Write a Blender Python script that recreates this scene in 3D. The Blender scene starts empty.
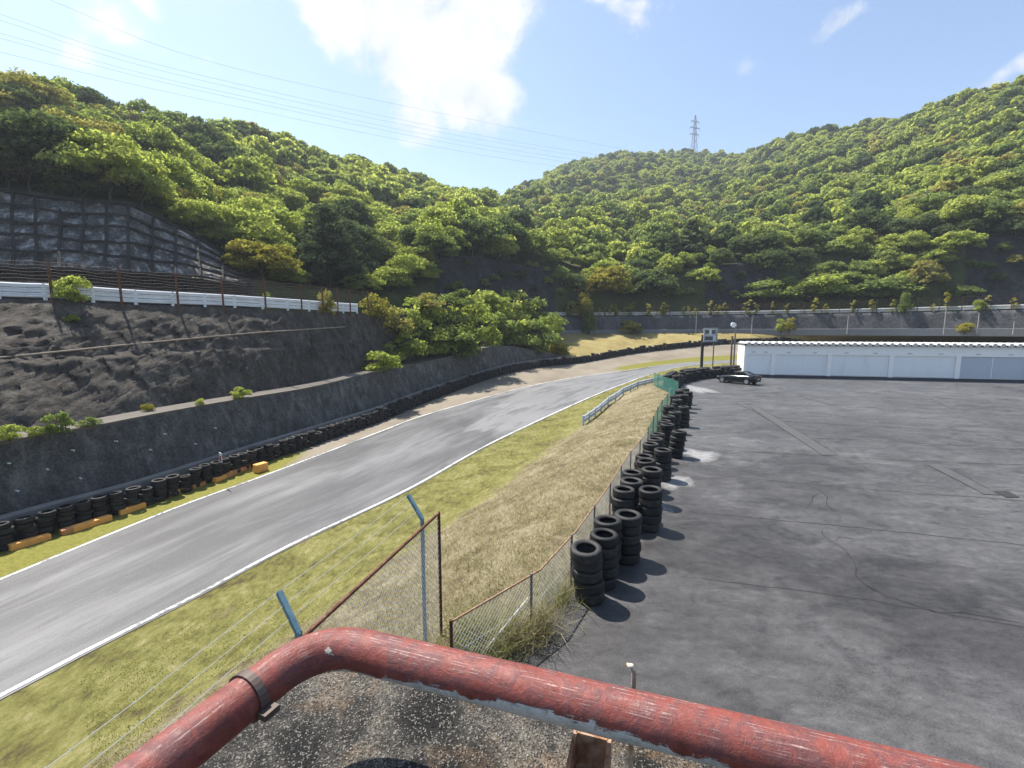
import bpy, bmesh, math, random
import numpy as np
from mathutils import Vector, Matrix, noise
from mathutils.bvhtree import BVHTree

R = random.Random(11)
NR = np.random.default_rng(5)
rad = math.radians
sc = bpy.context.scene
COL = sc.collection

# ------------------------------------------------------------------ camera
FOC, PITCH, EYE = 465.0, rad(7.0), 5.0
CP, SP = math.cos(PITCH), math.sin(PITCH)
cam = bpy.data.cameras.new('camera')
co = bpy.data.objects.new('camera', cam)
COL.objects.link(co)
co.location = (0, 0, EYE)
co.rotation_euler = (rad(90) - PITCH, 0, 0)
cam.sensor_width = 36
cam.lens = FOC / 1024 * 36
cam.clip_start = 0.05
cam.clip_end = 5000
sc.camera = co

def ray(px, py):
    x, y = px - 512, 384 - py
    return Vector((x, FOC * CP + y * SP, y * CP - FOC * SP))

def at(px, py, z):                       # where the sight line meets height z
    d = ray(px, py)
    return Vector((0, 0, EYE)) + d * ((z - EYE) / d.z)

def dep(px, py, zc):                     # point at optical depth zc
    return Vector((0, 0, EYE)) + ray(px, py) * (zc / FOC)

def px_of(p):
    d = Vector(p) - Vector((0, 0, EYE))
    zc = d.y * CP - d.z * SP
    return (512 + FOC * d.x / zc, 384 - FOC * (d.y * SP + d.z * CP) / zc, zc) if zc > .1 else (-9999, 9999, zc)

# ------------------------------------------------------------------ nodes
class NT:
    def __init__(s, name):
        s.m = bpy.data.materials.new(name)
        s.m.use_nodes = True
        s.t = s.m.node_tree
        s.t.nodes.clear()
        s.out = s.n('ShaderNodeOutputMaterial')
        s._tc = None
    def n(s, typ, ins=None, **kw):
        nd = s.t.nodes.new(typ)
        for k, v in kw.items():
            setattr(nd, k, v)
        for k, v in (ins or {}).items():
            s.set(nd.inputs[k], v)
        return nd
    def set(s, sock, v):
        if isinstance(v, bpy.types.NodeSocket):
            s.t.links.new(v, sock)
        elif isinstance(v, (tuple, list)) and sock.type == 'RGBA' and len(v) == 3:
            sock.default_value = (*v, 1)
        else:
            sock.default_value = v
    def obj(s):
        if s._tc is None:
            s._tc = s.n('ShaderNodeTexCoord')
        return s._tc.outputs['Object']
    def pos(s):
        return s.n('ShaderNodeNewGeometry').outputs['Position']
    def noise(s, scale, detail=4, rough=.55, vec=None, dist=0, out='Fac'):
        nd = s.n('ShaderNodeTexNoise', {'Scale': scale, 'Detail': detail, 'Roughness': rough, 'Distortion': dist,
                                        'Vector': vec if vec is not None else s.pos()})
        return nd.outputs[out]
    def map(s, vec, scale=(1, 1, 1), rot=(0, 0, 0), loc=(0, 0, 0)):
        return s.n('ShaderNodeMapping', {'Vector': vec, 'Scale': scale, 'Rotation': rot, 'Location': loc}).outputs[0]
    def ramp(s, fac, stops):
        nd = s.n('ShaderNodeValToRGB', {'Fac': fac})
        e = nd.color_ramp.elements
        while len(e) < len(stops):
            e.new(.5)
        for i, (p, c) in enumerate(stops):
            e[i].position = p
            e[i].color = (*c, 1) if len(c) == 3 else c
        return nd.outputs['Color']
    def step(s, v, a, b):
        return s.n('ShaderNodeMapRange', {0: v, 1: a, 2: b, 3: 0.0, 4: 1.0}).outputs[0]
    def math(s, op, a, b=0.0):
        return s.n('ShaderNodeMath', {0: a, 1: b}, operation=op).outputs[0]
    def mix(s, f, a, b, mode='MIX'):
        nd = s.n('ShaderNodeMix', data_type='RGBA', blend_type=mode)
        s.set(nd.inputs[0], f); s.set(nd.inputs[6], a); s.set(nd.inputs[7], b)
        return nd.outputs[2]
    def attr(s, name, out='Fac'):
        return s.n('ShaderNodeAttribute', attribute_name=name).outputs[out]
    def bump(s, h, strength=.5, dist=.02):
        return s.n('ShaderNodeBump', {'Height': h, 'Strength': strength, 'Distance': dist}).outputs[0]
    def bsdf(s, color, rough=.8, normal=None, metal=0.0, spec=.5):
        b = s.n('ShaderNodeBsdfPrincipled', {'Base Color': color, 'Roughness': rough, 'Metallic': metal, 'Specular IOR Level': spec})
        if normal is not None:
            s.set(b.inputs['Normal'], normal)
        return b.outputs[0]
    def done(s, sh):
        s.t.links.new(sh, s.out.inputs[0])
        return s.m

def mat_simple(name, c, rough=.7, metal=0.0, var=.25, scale=8, bump=0, spec=.5):
    t = NT(name)
    n = t.noise(scale, 5)
    col = t.mix(n, tuple(x * (1 - var) for x in c), tuple(min(1, x * (1 + var)) for x in c))
    nm = t.bump(t.noise(scale * 4, 4), bump, .02) if bump else None
    return t.done(t.bsdf(col, rough, nm, metal, spec))

def mat_foliage(name, c1, c2, c3, trans=.45):
    t = NT(name)
    tone = t.attr('tone')
    rnd = t.n('ShaderNodeObjectInfo').outputs['Random']
    f = t.math('ADD', t.math('MULTIPLY', tone, .65), t.math('MULTIPLY', rnd, .35))
    col = t.ramp(f, [(.1, c1), (.5, c2), (.9, c3)])
    d = t.n('ShaderNodeBsdfDiffuse', {'Color': col}).outputs[0]
    tc = t.mix(.5, col, (.75, .82, .4), 'MULTIPLY')
    tc = t.mix(1.0, tc, (1.5, 1.5, 1.1), 'MULTIPLY')
    tr = t.n('ShaderNodeBsdfTranslucent', {'Color': tc}).outputs[0]
    mx = t.n('ShaderNodeMixShader', {0: trans, 1: d, 2: tr}).outputs[0]
    return t.done(mx)

M = {}
# ---- foliage
M['leaf_bright'] = mat_foliage('bright leaf', (.20, .24, .065), (.29, .33, .10), (.38, .40, .14), .62)
M['leaf_mid'] = mat_foliage('mid leaf', (.11, .15, .055), (.18, .225, .08), (.26, .30, .115), .6)
M['leaf_dark'] = mat_foliage('dark leaf', (.055, .078, .04), (.092, .122, .056), (.135, .165, .075), .5)
M['leaf_olive'] = mat_foliage('olive leaf', (.21, .19, .075), (.29, .265, .095), (.36, .34, .12), .52)
M['leaf_conifer'] = mat_foliage('conifer needle', (.05, .07, .042), (.075, .098, .052), (.105, .13, .066), .35)
M['leaf_yellow'] = mat_foliage('yellow leaf', (.22, .205, .05), (.28, .25, .06), (.33, .30, .085), .5)
M['bark'] = mat_simple('bark', (.05, .042, .034), .9, var=.4, scale=3)
M['dead'] = mat_foliage('bare twig', (.10, .08, .06), (.14, .11, .085), (.17, .14, .11), .2)
M['grassblade'] = mat_foliage('dry blade', (.2, .16, .1), (.36, .31, .2), (.22, .23, .09), .35)
M['greenblade'] = mat_foliage('green blade', (.14, .16, .05), (.21, .21, .06), (.28, .25, .1), .35)

# ---- paved yard
def m_yard():
    t = NT('weathered asphalt')
    p = t.pos()
    big = t.noise(.16, 6, .62, p, .4)
    mid = t.noise(.8, 8, .7, t.map(p, (1, 1.8, 1), (0, 0, .35)), .9)
    sm = t.noise(5, 6, .72, t.map(p, (1, 1.4, 1), (0, 0, .35)), .3)
    fine = t.noise(34, 4, .75, p)
    grit = t.noise(140, 2, .7, p)
    f = t.math('ADD', t.math('MULTIPLY', big, .25), t.math('ADD', t.math('MULTIPLY', mid, .33), t.math('ADD', t.math('MULTIPLY', sm, .27), t.math('MULTIPLY', fine, .15))))
    col = t.ramp(f, [(.41, (.021, .020, .020)), (.47, (.048, .046, .046)), (.53, (.076, .074, .074)), (.60, (.128, .126, .126))])
    col = t.mix(t.math('MULTIPLY', t.step(fine, .45, .72), .4), col, (.12, .118, .12))
    col = t.mix(t.math('MULTIPLY', t.step(grit, .56, .72), .55), col, (.2, .195, .19))
    col = t.mix(t.math('MULTIPLY', t.step(grit, .44, .3), .6), col, (.012, .011, .011))
    oil = t.noise(.33, 5, .65, p, 1.2)
    col = t.mix(t.math('MULTIPLY', t.step(oil, .56, .66), .5), col, (.026, .023, .023))
    damp = None
    for cx_, cy_, r_ in ((2.2, 6.2, 3.6), (4.6, 10.5, 3.4), (8.2, 14.5, 3.6), (7.5, 8.0, 2.6), (11.0, 17.0, 2.6), (2.5, 3.0, 3.0)):
        dd = t.n('ShaderNodeVectorMath', {0: p, 1: (cx_, cy_, 0)}, operation='DISTANCE').outputs['Value']
        k_ = t.math('SUBTRACT', 1.0, t.math('DIVIDE', dd, r_))
        damp = k_ if damp is None else t.math('MAXIMUM', damp, k_)
    dm = t.step(t.math('ADD', damp, t.math('MULTIPLY', t.math('SUBTRACT', t.noise(.6, 7, .68, p, .8), .5), 2.2)), .05, .6)
    col = t.mix(t.math('MULTIPLY', dm, .62), col, t.mix(1.0, col, (.36, .335, .33), 'MULTIPLY'))
    rough = t.math('ADD', .34, t.math('MULTIPLY', mid, .36))
    nm = t.bump(t.math('ADD', fine, t.math('MULTIPLY', grit, .7)), .45, .01)
    return t.done(t.bsdf(col, rough, nm, spec=.45))
M['yard'] = m_yard()

def m_track():
    t = NT('track asphalt')
    p = t.pos()
    along = t.n('ShaderNodeCombineXYZ', {0: t.math('MULTIPLY', t.attr('lane'), 7.0), 1: t.math('MULTIPLY', t.attr('along'), .11), 2: 0.0}).outputs[0]
    big = t.noise(.9, 9, .7, along, .5)
    patch = t.noise(.09, 4, .5, p, .5)
    fine = t.noise(30, 5, .78, p)
    streak = t.noise(1.6, 8, .7, along, .3)
    col = t.ramp(t.math('ADD', t.math('MULTIPLY', big, .6), t.math('MULTIPLY', patch, .4)),
                 [(.41, (.036, .036, .039)), (.5, (.078, .078, .081)), (.58, (.125, .125, .128))])
    wn = t.step(t.math('ADD', t.attr('worn'), t.math('MULTIPLY', t.math('SUBTRACT', t.noise(.55, 5, .6, along, .5), .5), 1.6)), .45, .56)
    col = t.mix(t.math('MULTIPLY', wn, .7), col, (.18, .18, .18))
    col = t.mix(t.math('MULTIPLY', t.step(streak, .52, .58), .6), col, (.04, .04, .044))
    col = t.mix(t.math('MULTIPLY', t.step(fine, .48, .7), .4), col, (.2, .2, .2))
    nm = t.bump(fine, .35, .01)
    return t.done(t.bsdf(col, t.math('ADD', .42, t.math('MULTIPLY', patch, .3)), nm, spec=.5))
M['track'] = m_track()
def m_paint():
    t = NT('worn white paint')
    p = t.pos()
    n = t.noise(6, 6, .75, p)
    f = t.step(t.math('ADD', t.math('MULTIPLY', n, .6), t.math('MULTIPLY', t.noise(.5, 4, .6, p), .4)), .43, .52)
    return t.done(t.bsdf(t.mix(f, (.16, .16, .16), (.6, .6, .58)), .65))
M['paint'] = m_paint()
M['pale_patch'] = None

def m_bank():
    t = NT('dry grass bank')
    p = t.pos()
    wet = t.attr('green')
    n1 = t.noise(.7, 6, .65, p, .5)
    n2 = t.noise(5, 6, .7, t.map(p, (1, .5, 1), (0, 0, .6)))
    n3 = t.noise(26, 4, .7, p)
    f = t.math('ADD', t.math('MULTIPLY', n1, .5), t.math('MULTIPLY', n2, .5))
    dry = t.ramp(f, [(.38, (.12, .095, .06)), (.47, (.24, .20, .125)), (.56, (.33, .285, .19)), (.66, (.43, .39, .28))])
    grn = t.ramp(f, [(.38, (.11, .09, .045)), (.46, (.19, .18, .06)), (.54, (.26, .25, .09)), (.64, (.38, .33, .18))])
    g = t.step(t.math('ADD', wet, t.math('MULTIPLY', t.math('SUBTRACT', t.math('ADD', t.math('MULTIPLY', n1, .6), t.math('MULTIPLY', n2, .4)), .5), 3.2)), .3, .7)
    col = t.mix(g, dry, grn)
    bare = t.step(t.noise(.45, 5, .6, p), .62, .7)
    col = t.mix(t.math('MULTIPLY', bare, .55), col, (.24, .19, .12))
    col = t.mix(t.math('MULTIPLY', t.step(n3, .35, .65), .6), t.mix(1.0, col, (.55, .55, .5), 'MULTIPLY'), col)
    return t.done(t.bsdf(col, .95, t.bump(t.math('ADD', n2, n3), .9, .05), spec=.1))
M['bank'] = m_bank()

def m_gravel():
    t = NT('gravel verge')
    p = t.pos()
    n1 = t.noise(.25, 5, .6, p, .4)
    n2 = t.noise(9, 6, .75, p)
    gr = t.attr('green')
    dirt = t.ramp(t.math('ADD', t.math('MULTIPLY', n1, .5), t.math('MULTIPLY', n2, .5)),
                  [(.3, (.13, .105, .08)), (.5, (.21, .18, .14)), (.7, (.28, .25, .2))])
    grass = t.ramp(n2, [(.3, (.10, .10, .025)), (.6, (.2, .19, .045)), (.8, (.27, .235, .085))])
    g = t.step(t.math('ADD', gr, t.math('MULTIPLY', t.math('SUBTRACT', n1, .5), .8)), .38, .62)
    return t.done(t.bsdf(t.mix(g, dirt, grass), .95, t.bump(n2, .8, .04), spec=.1))
M['gravel'] = m_gravel()

def m_field():
    t = NT('yellow dry field')
    p = t.pos()
    n1 = t.noise(.22, 6, .6, p, .6)
    n2 = t.noise(3, 6, .75, p)
    f = t.math('ADD', t.math('MULTIPLY', n1, .55), t.math('MULTIPLY', n2, .45))
    col = t.ramp(f, [(.3, (.13, .10, .045)), (.45, (.22, .175, .07)), (.58, (.3, .25, .11)), (.7, (.22, .21, .06))])
    return t.done(t.bsdf(col, .95, t.bump(n2, .8, .1), spec=.1))
M['field'] = m_field()

def m_shot(name, lo, mid_, hi, sc_=1.0, streak=.4, spots=False):
    t = NT(name)
    p = t.pos()
    n1 = t.noise(.35 * sc_, 6, .65, p, .8)
    n2 = t.noise(3.5 * sc_, 7, .72, p)
    st = t.noise(1.1 * sc_, 5, .6, t.map(p, (1, 1, .13)))
    f = t.math('ADD', t.math('MULTIPLY', n1, .35), t.math('ADD', t.math('MULTIPLY', n2, .4), t.math('MULTIPLY', st, .25)))
    col = t.ramp(f, [(.38, lo), (.5, mid_), (.62, hi)])
    sp = t.noise(9 * sc_, 3, .7, p)
    col = t.mix(t.math('MULTIPLY', t.step(sp, .55, .68), .45), col, hi)
    col = t.mix(t.math('MULTIPLY', t.step(sp, .45, .32), .6), col, tuple(x * .5 for x in lo))
    col = t.mix(t.math('MULTIPLY', t.step(st, .56, .72), streak), col, tuple(x * 1.5 for x in hi))
    h = t.math('ADD', n2, t.math('MULTIPLY', t.noise(16 * sc_, 4, .7, p), .35))
    return t.done(t.bsdf(col, .92, t.bump(h, 1.0, .12), spec=.2))
M['shot'] = m_shot('dark shotcrete', (.038, .036, .034), (.098, .094, .09), (.20, .19, .18), 2.2, .25)
M['rock'] = m_shot('sprayed rock face', (.034, .029, .024), (.082, .071, .06), (.155, .139, .12), 1.6, .25)
M['cliff'] = m_shot('dark cliff', (.035, .033, .036), (.062, .06, .064), (.10, .098, .10), .4, .3)
M['farwall'] = m_shot('dark far concrete', (.04, .04, .043), (.075, .075, .08), (.12, .12, .125), .6, .3)
M['cribframe'] = m_shot('stained crib concrete', (.018, .017, .016), (.034, .032, .03), (.06, .057, .054), 1.5, .1)
M['cribpanel'] = m_shot('blotchy sprayed panel', (.03, .028, .027), (.11, .105, .10), (.42, .41, .39), 1.3, .8)
M['ledge'] = mat_simple('concrete ledge', (.10, .088, .073), .9, var=.4, scale=2, bump=.4)
M['footing'] = mat_simple('dirty footing', (.17, .16, .145), .9, var=.5, scale=1.2, bump=.4)
M['concrete'] = mat_simple('pale concrete', (.32, .31, .29), .9, var=.35, scale=1.5, bump=.3)

def m_hill():
    t = NT('hill soil')
    p = t.pos()
    n = t.noise(.3, 6, .65, p)
    n2 = t.noise(1.5, 6, .7, p)
    st = t.noise(.55, 5, .6, t.map(p, (1, 1, .15)))
    soil = t.ramp(n, [(.3, (.04, .052, .022)), (.55, (.07, .085, .034)), (.75, (.11, .105, .05))])
    rock = t.ramp(t.math('ADD', t.math('MULTIPLY', st, .55), t.math('MULTIPLY', n2, .45)),
                  [(.34, (.022, .021, .022)), (.5, (.042, .04, .042)), (.66, (.075, .073, .074))])
    col = t.mix(t.step(t.attr('rock'), .4, .6), soil, rock)
    return t.done(t.bsdf(col, .95, t.bump(t.math('ADD', n2, st), 1.0, .5), spec=.15))
M['hill'] = m_hill()
M['soil'] = mat_simple('dark soil', (.09, .075, .05), .95, var=.5, scale=.8, bump=.6, spec=.1)
M['road'] = mat_simple('upper road asphalt', (.10, .10, .10), .85, var=.3, scale=1)

def m_tyre():
    t = NT('tyre rubber')
    p = t.obj()
    rnd = t.n('ShaderNodeObjectInfo').outputs['Random']
    n = t.noise(9, 4, .6, p)
    c = t.mix(t.math('MULTIPLY', t.step(n, .45, .7), t.math('ADD', .1, t.math('MULTIPLY', rnd, .8))), t.mix(rnd, (.006, .006, .0065), (.016, .0155, .0155)), (.05, .047, .043))
    return t.done(t.bsdf(c, t.math('ADD', .5, t.math('MULTIPLY', n, .35)), t.bump(n, .3, .01), spec=.4))
M['tyre'] = m_tyre()

def m_pipe():
    t = NT('peeling red pipe paint')
    p = t.obj()
    ang, ln = t.attr('angle'), t.attr('length')
    n1 = t.noise(9, 6, .68, p, 1.0)
    n2 = t.noise(45, 6, .75, p, .5)
    n3 = t.noise(160, 4, .7, p)
    st = t.noise(20, 5, .65, t.n('ShaderNodeCombineXYZ', {0: t.math('MULTIPLY', ang, .9), 1: t.math('MULTIPLY', ln, .45), 2: 0.0}).outputs[0], .3)
    red = t.ramp(n1, [(.34, (.115, .026, .02)), (.5, (.21, .05, .036)), (.66, (.30, .088, .064))])
    # plum oxide bruising, then pinkish fading that also paints in the top-side highlight
    plum = t.step(t.math('ADD', t.math('MULTIPLY', n1, .6), t.math('MULTIPLY', n2, .4)), .47, .56)
    red = t.mix(t.math('MULTIPLY', plum, .75), red, (.075, .03, .034))
    fade_highlight = t.step(t.math('ADD', t.math('MULTIPLY', st, .6), t.math('MULTIPLY', n2, .4)), .54, .64)
    red = t.mix(t.math('MULTIPLY', t.math('MULTIPLY', fade_highlight, .75), t.step(t.n('ShaderNodeSeparateXYZ', {0: t.n('ShaderNodeNewGeometry').outputs['Normal']}).outputs[2], .35, .9)), red, (.55, .38, .33))
    speck = t.step(n3, .68, .74)
    red = t.mix(t.math('MULTIPLY', speck, .7), red, (.06, .03, .028))
    # bare grey undercoat along the lower inner side (angle 0..1 round the pipe)
    edge = t.math('ADD', t.attr('undercoat'), t.math('MULTIPLY', t.math('SUBTRACT', t.math('ADD', t.math('MULTIPLY', n1, .7), t.math('MULTIPLY', st, .3)), .5), 2.4))
    g = t.step(edge, .5, .54)
    grey = t.ramp(n2, [(.35, (.30, .31, .29)), (.55, (.47, .48, .46)), (.70, (.24, .19, .15))])
    col = t.mix(g, red, grey)
    chip = t.step(t.math('ADD', t.attr('chip'), t.math('MULTIPLY', t.math('SUBTRACT', n2, .5), 2.2)), .48, .56)
    col = t.mix(chip, col, (.5, .45, .36))
    rough = t.math('ADD', .36, t.math('MULTIPLY', n2, .45))
    h = t.math('ADD', t.math('MULTIPLY', n2, .9), t.math('MULTIPLY', t.math('ADD', g, chip), -.25))
    return t.done(t.bsdf(col, rough, t.bump(h, .8, .004), spec=.42))
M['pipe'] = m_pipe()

def m_slab():
    t = NT('exposed aggregate concrete')
    p = t.obj()
    n1 = t.noise(7, 6, .65, p, .6)
    n2 = t.noise(2.2, 5, .6, p, .4)
    pd = t.n('ShaderNodeVectorMath', {0: p, 1: t.n('ShaderNodeVectorMath', {0: t.noise(60, 3, .6, p, out='Color'), 1: (.012, .012, .012)}, operation='MULTIPLY').outputs[0]}, operation='ADD').outputs[0]
    v = t.n('ShaderNodeTexVoronoi', {'Scale': 150.0, 'Vector': pd, 'Randomness': 1.0})
    v2 = t.n('ShaderNodeTexVoronoi', {'Scale': 330.0, 'Vector': pd})
    f = t.math('ADD', t.math('MULTIPLY', n1, .6), t.math('MULTIPLY', n2, .4))
    col = t.ramp(f, [(.42, (.010, .0095, .009)), (.48, (.030, .028, .025)), (.53, (.075, .068, .058)), (.58, (.13, .115, .092))])
    tan = t.step(t.noise(3.6, 5, .6, p, .3), .52, .62)
    col = t.mix(t.math('MULTIPLY', tan, .6), col, (.2, .135, .08))
    c1 = t.n('ShaderNodeSeparateColor', {0: v.outputs['Color']})
    c2 = t.n('ShaderNodeSeparateColor', {0: v2.outputs['Color']})
    stone = t.math('MULTIPLY', t.step(c1.outputs[0], .55, .62), t.step(v.outputs['Distance'], .62, .3))
    clean = t.step(f, .46, .54)
    col = t.mix(t.math('MULTIPLY', t.math('MULTIPLY', stone, .75), clean), col, t.ramp(c1.outputs[1], [(.2, (.06, .057, .053)), (.6, (.13, .122, .11)), (.85, (.22, .205, .185)), (.97, (.42, .40, .37))]))
    col = t.mix(t.math('MULTIPLY', t.step(c2.outputs[0], .5, .6), .65), col, (.012, .011, .011))
    col = t.mix(t.math('MULTIPLY', t.step(c2.outputs[1], .86, .9), .6), col, (.28, .26, .23))
    h = t.math('ADD', t.math('MULTIPLY', stone, .6), t.noise(90, 5, .75, p))
    return t.done(t.bsdf(col, .9, t.bump(h, 1.0, .008), spec=.3))
M['slab'] = m_slab()

def m_rust(name, a, b, c, sc_=12):
    t = NT(name)
    p = t.obj()
    n = t.noise(sc_, 6, .7, p, .5)
    return t.done(t.bsdf(t.ramp(n, [(.3, a), (.5, b), (.7, c)]), .85, t.bump(n, .5, .005), spec=.3))
M['rust'] = m_rust('flaking rust', (.05, .022, .015), (.12, .05, .03), (.24, .14, .09))
M['rust_pale'] = m_rust('pale rusted steel', (.13, .055, .03), (.3, .17, .1), (.45, .36, .28), 25)
M['rustdark'] = m_rust('dark rusted post', (.03, .015, .012), (.07, .03, .02), (.13, .06, .035))
M['hook'] = m_rust('worn white hook', (.25, .15, .1), (.45, .38, .3), (.6, .57, .5), 40)
M['strand'] = mat_simple('rusty strand', (.1, .075, .06), .8)
M['bluegrey'] = m_rust('faded blue paint', (.07, .14, .18), (.11, .2, .25), (.16, .26, .31), 6)
M['galv'] = mat_simple('galvanised wire', (.5, .5, .48), .5, .15, var=.25, scale=10)
M['galvdull'] = mat_simple('dull wire', (.16, .15, .14), .6, .3, var=.3, scale=10)
M['whitemetal'] = mat_simple('white painted rail', (.72, .75, .78), .5, var=.18, scale=2)
M['dullrail'] = mat_simple('dirty white rail', (.42, .42, .41), .6, var=.55, scale=.6)
M['bluerail'] = mat_simple('chalky blue rail', (.42, .47, .52), .55, var=.25, scale=2)
M['orange'] = mat_simple('orange painted block', (.78, .36, .085), .8, var=.3, scale=4, bump=.3)
M['brownplank'] = mat_simple('weathered orange block', (.5, .22, .085), .85, var=.35, scale=4, bump=.3)
M['garage'] = mat_simple('white garage paint', (.84, .83, .8), .7, var=.05, scale=.8)
M['shutter'] = None
M['shutter_grey'] = mat_simple('grey shutter', (.44, .48, .53), .55, var=.05, scale=1)
M['blackband'] = mat_simple('dark plinth', (.06, .06, .07), .9, var=.3)
M['pylon'] = mat_simple('pylon steel', (.20, .22, .25), .7, var=.1)
M['wire'] = mat_simple('power cable', (.2, .21, .24), .8, var=.1)
M['carpaint'] = mat_simple('dark car paint', (.006, .009, .01), .15, var=.1, spec=.5)
M['glass'] = mat_simple('car glass', (.03, .035, .04), .05, var=.1, spec=1.0)
M['rim'] = mat_simple('alloy rim', (.5, .5, .52), .3, .8, var=.1)
M['redlamp'] = mat_simple('red lamp lens', (.3, .02, .015), .2, var=.1)
M['signwhite'] = mat_simple('sign white', (.6, .62, .63), .6, var=.1)
M['signdark'] = mat_simple('sign dark', (.05, .06, .07), .4, var=.2)
M['black'] = mat_simple('black steel', (.02, .02, .022), .6, var=.2)

def m_pale():
    t = NT('pale lime powder')
    n = t.noise(4, 6, .7, t.pos())
    a = t.math('MULTIPLY', t.attr('cover'), 1.0)
    f = t.step(t.math('ADD', a, t.math('MULTIPLY', t.math('SUBTRACT', n, .5), 1.4)), .2, 1.0)
    tr = t.n('ShaderNodeBsdfTransparent').outputs[0]
    return t.done(t.n('ShaderNodeMixShader', {0: t.math('MULTIPLY', f, .6), 1: tr, 2: t.bsdf((.36, .36, .36), .9)}).outputs[0])
M['pale_patch'] = m_pale()

def m_net():
    t = NT('green shade net')
    n = t.noise(1.2, 4, .6, t.pos())
    col = t.mix(n, (.05, .16, .13), (.12, .3, .25))
    d = t.n('ShaderNodeBsdfDiffuse', {'Color': col}).outputs[0]
    tl = t.n('ShaderNodeBsdfTranslucent', {'Color': col}).outputs[0]
    a = t.n('ShaderNodeMixShader', {0: .35, 1: d, 2: tl}).outputs[0]
    tr = t.n('ShaderNodeBsdfTransparent').outputs[0]
    return t.done(t.n('ShaderNodeMixShader', {0: t.math('ADD', .6, t.math('MULTIPLY', n, .25)), 1: tr, 2: a}).outputs[0])
M['net'] = m_net()

# ------------------------------------------------------------------ mesh helpers
class MB:
    def __init__(s):
        s.v, s.f, s.a = [], [], {}
    def quad(s, *pts):
        b = len(s.v)
        s.v += [tuple(p) for p in pts]
        s.f.append(tuple(range(b, b + len(pts))))
    def box(s, c, size, rz=0, rx=0, ry=0):
        m = Matrix.Translation(Vector(c)) @ Matrix.Rotation(rz, 4, 'Z') @ Matrix.Rotation(ry, 4, 'Y') @ Matrix.Rotation(rx, 4, 'X')
        b = len(s.v)
        x, y, z = (k / 2 for k in size)
        for p in ((-x, -y, -z), (x, -y, -z), (x, y, -z), (-x, y, -z), (-x, -y, z), (x, -y, z), (x, y, z), (-x, y, z)):
            s.v.append(tuple(m @ Vector(p)))
        for q in ((3, 2, 1, 0), (4, 5, 6, 7), (0, 1, 5, 4), (1, 2, 6, 5), (2, 3, 7, 6), (3, 0, 4, 7)):
            s.f.append(tuple(b + i for i in q))
        return s
    def tube(s, pts, r, n=6, cap=True, r2=None):
        pts = [Vector(p) for p in pts]
        b = len(s.v)
        up0 = None
        for i, p in enumerate(pts):
            d = (pts[min(i + 1, len(pts) - 1)] - pts[max(i - 1, 0)]).normalized()
            up = Vector((0, 0, 1)) if abs(d.z) < .95 else Vector((0, 1, 0))
            u = d.cross(up).normalized()
            w = u.cross(d)
            k = i / max(1, len(pts) - 1)
            rr = (r if r2 is None else r + (r2 - r) * k)
            for j in range(n):
                a = 2 * math.pi * j / n
                s.v.append(tuple(p + (u * math.cos(a) + w * math.sin(a)) * rr))
        for i in range(len(pts) - 1):
            for j in range(n):
                k = (j + 1) % n
                s.f.append((b + i * n + j, b + i * n + k, b + (i + 1) * n + k, b + (i + 1) * n + j))
        if cap:
            s.f.append(tuple(b + j for j in range(n))[::-1])
            s.f.append(tuple(b + (len(pts) - 1) * n + j for j in range(n)))
        return s
    def bar(s, p, q, w, h):               # box beam from p to q
        p, q = Vector(p), Vector(q)
        d = (q - p).normalized()
        up = Vector((0, 0, 1)) if abs(d.z) < .95 else Vector((0, 1, 0))
        u = d.cross(up).normalized() * w / 2
        v = u.cross(d).normalized() * h / 2
        b = len(s.v)
        for o in (p, q):
            for a, c in ((-1, -1), (1, -1), (1, 1), (-1, 1)):
                s.v.append(tuple(o + u * a + v * c))
        for q_ in ((0, 1, 2, 3), (7, 6, 5, 4), (0, 4, 5, 1), (1, 5, 6, 2), (2, 6, 7, 3), (3, 7, 4, 0)):
            s.f.append(tuple(b + i for i in q_))
        return s
    def mesh(s, name, mat, smooth=False):
        me = bpy.data.meshes.new(name)
        me.from_pydata(s.v, [], s.f)
        me.materials.append(mat)
        for k, vals in s.a.items():
            at_ = me.attributes.new(k, 'FLOAT', 'POINT')
            at_.data.foreach_set('value', np.asarray(vals, dtype=np.float32))
        if smooth:
            me.polygons.foreach_set('use_smooth', [True] * len(me.polygons))
        me.update()
        return me
    def build(s, name, mat, parent=None, smooth=False, loc=None):
        return link(s.mesh(name, mat, smooth), name, parent, loc)

def link(me, name, parent=None, loc=None):
    o = bpy.data.objects.new(name, me)
    COL.objects.link(o)
    if parent is not None:
        o.parent = parent
    if loc is not None:
        o.location = loc
    return o

def tag(o, label=None, cat=None, group=None, kind=None):
    if label: o['label'] = label
    if cat: o['category'] = cat
    if group: o['group'] = group
    if kind: o['kind'] = kind
    return o

def empty(name, loc, rz=0, label=None, cat=None, group=None):
    o = bpy.data.objects.new(name, None)
    COL.objects.link(o)
    o.location = loc
    o.rotation_euler = (0, 0, rz)
    o.empty_display_size = .2
    return tag(o, label, cat, group)

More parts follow.
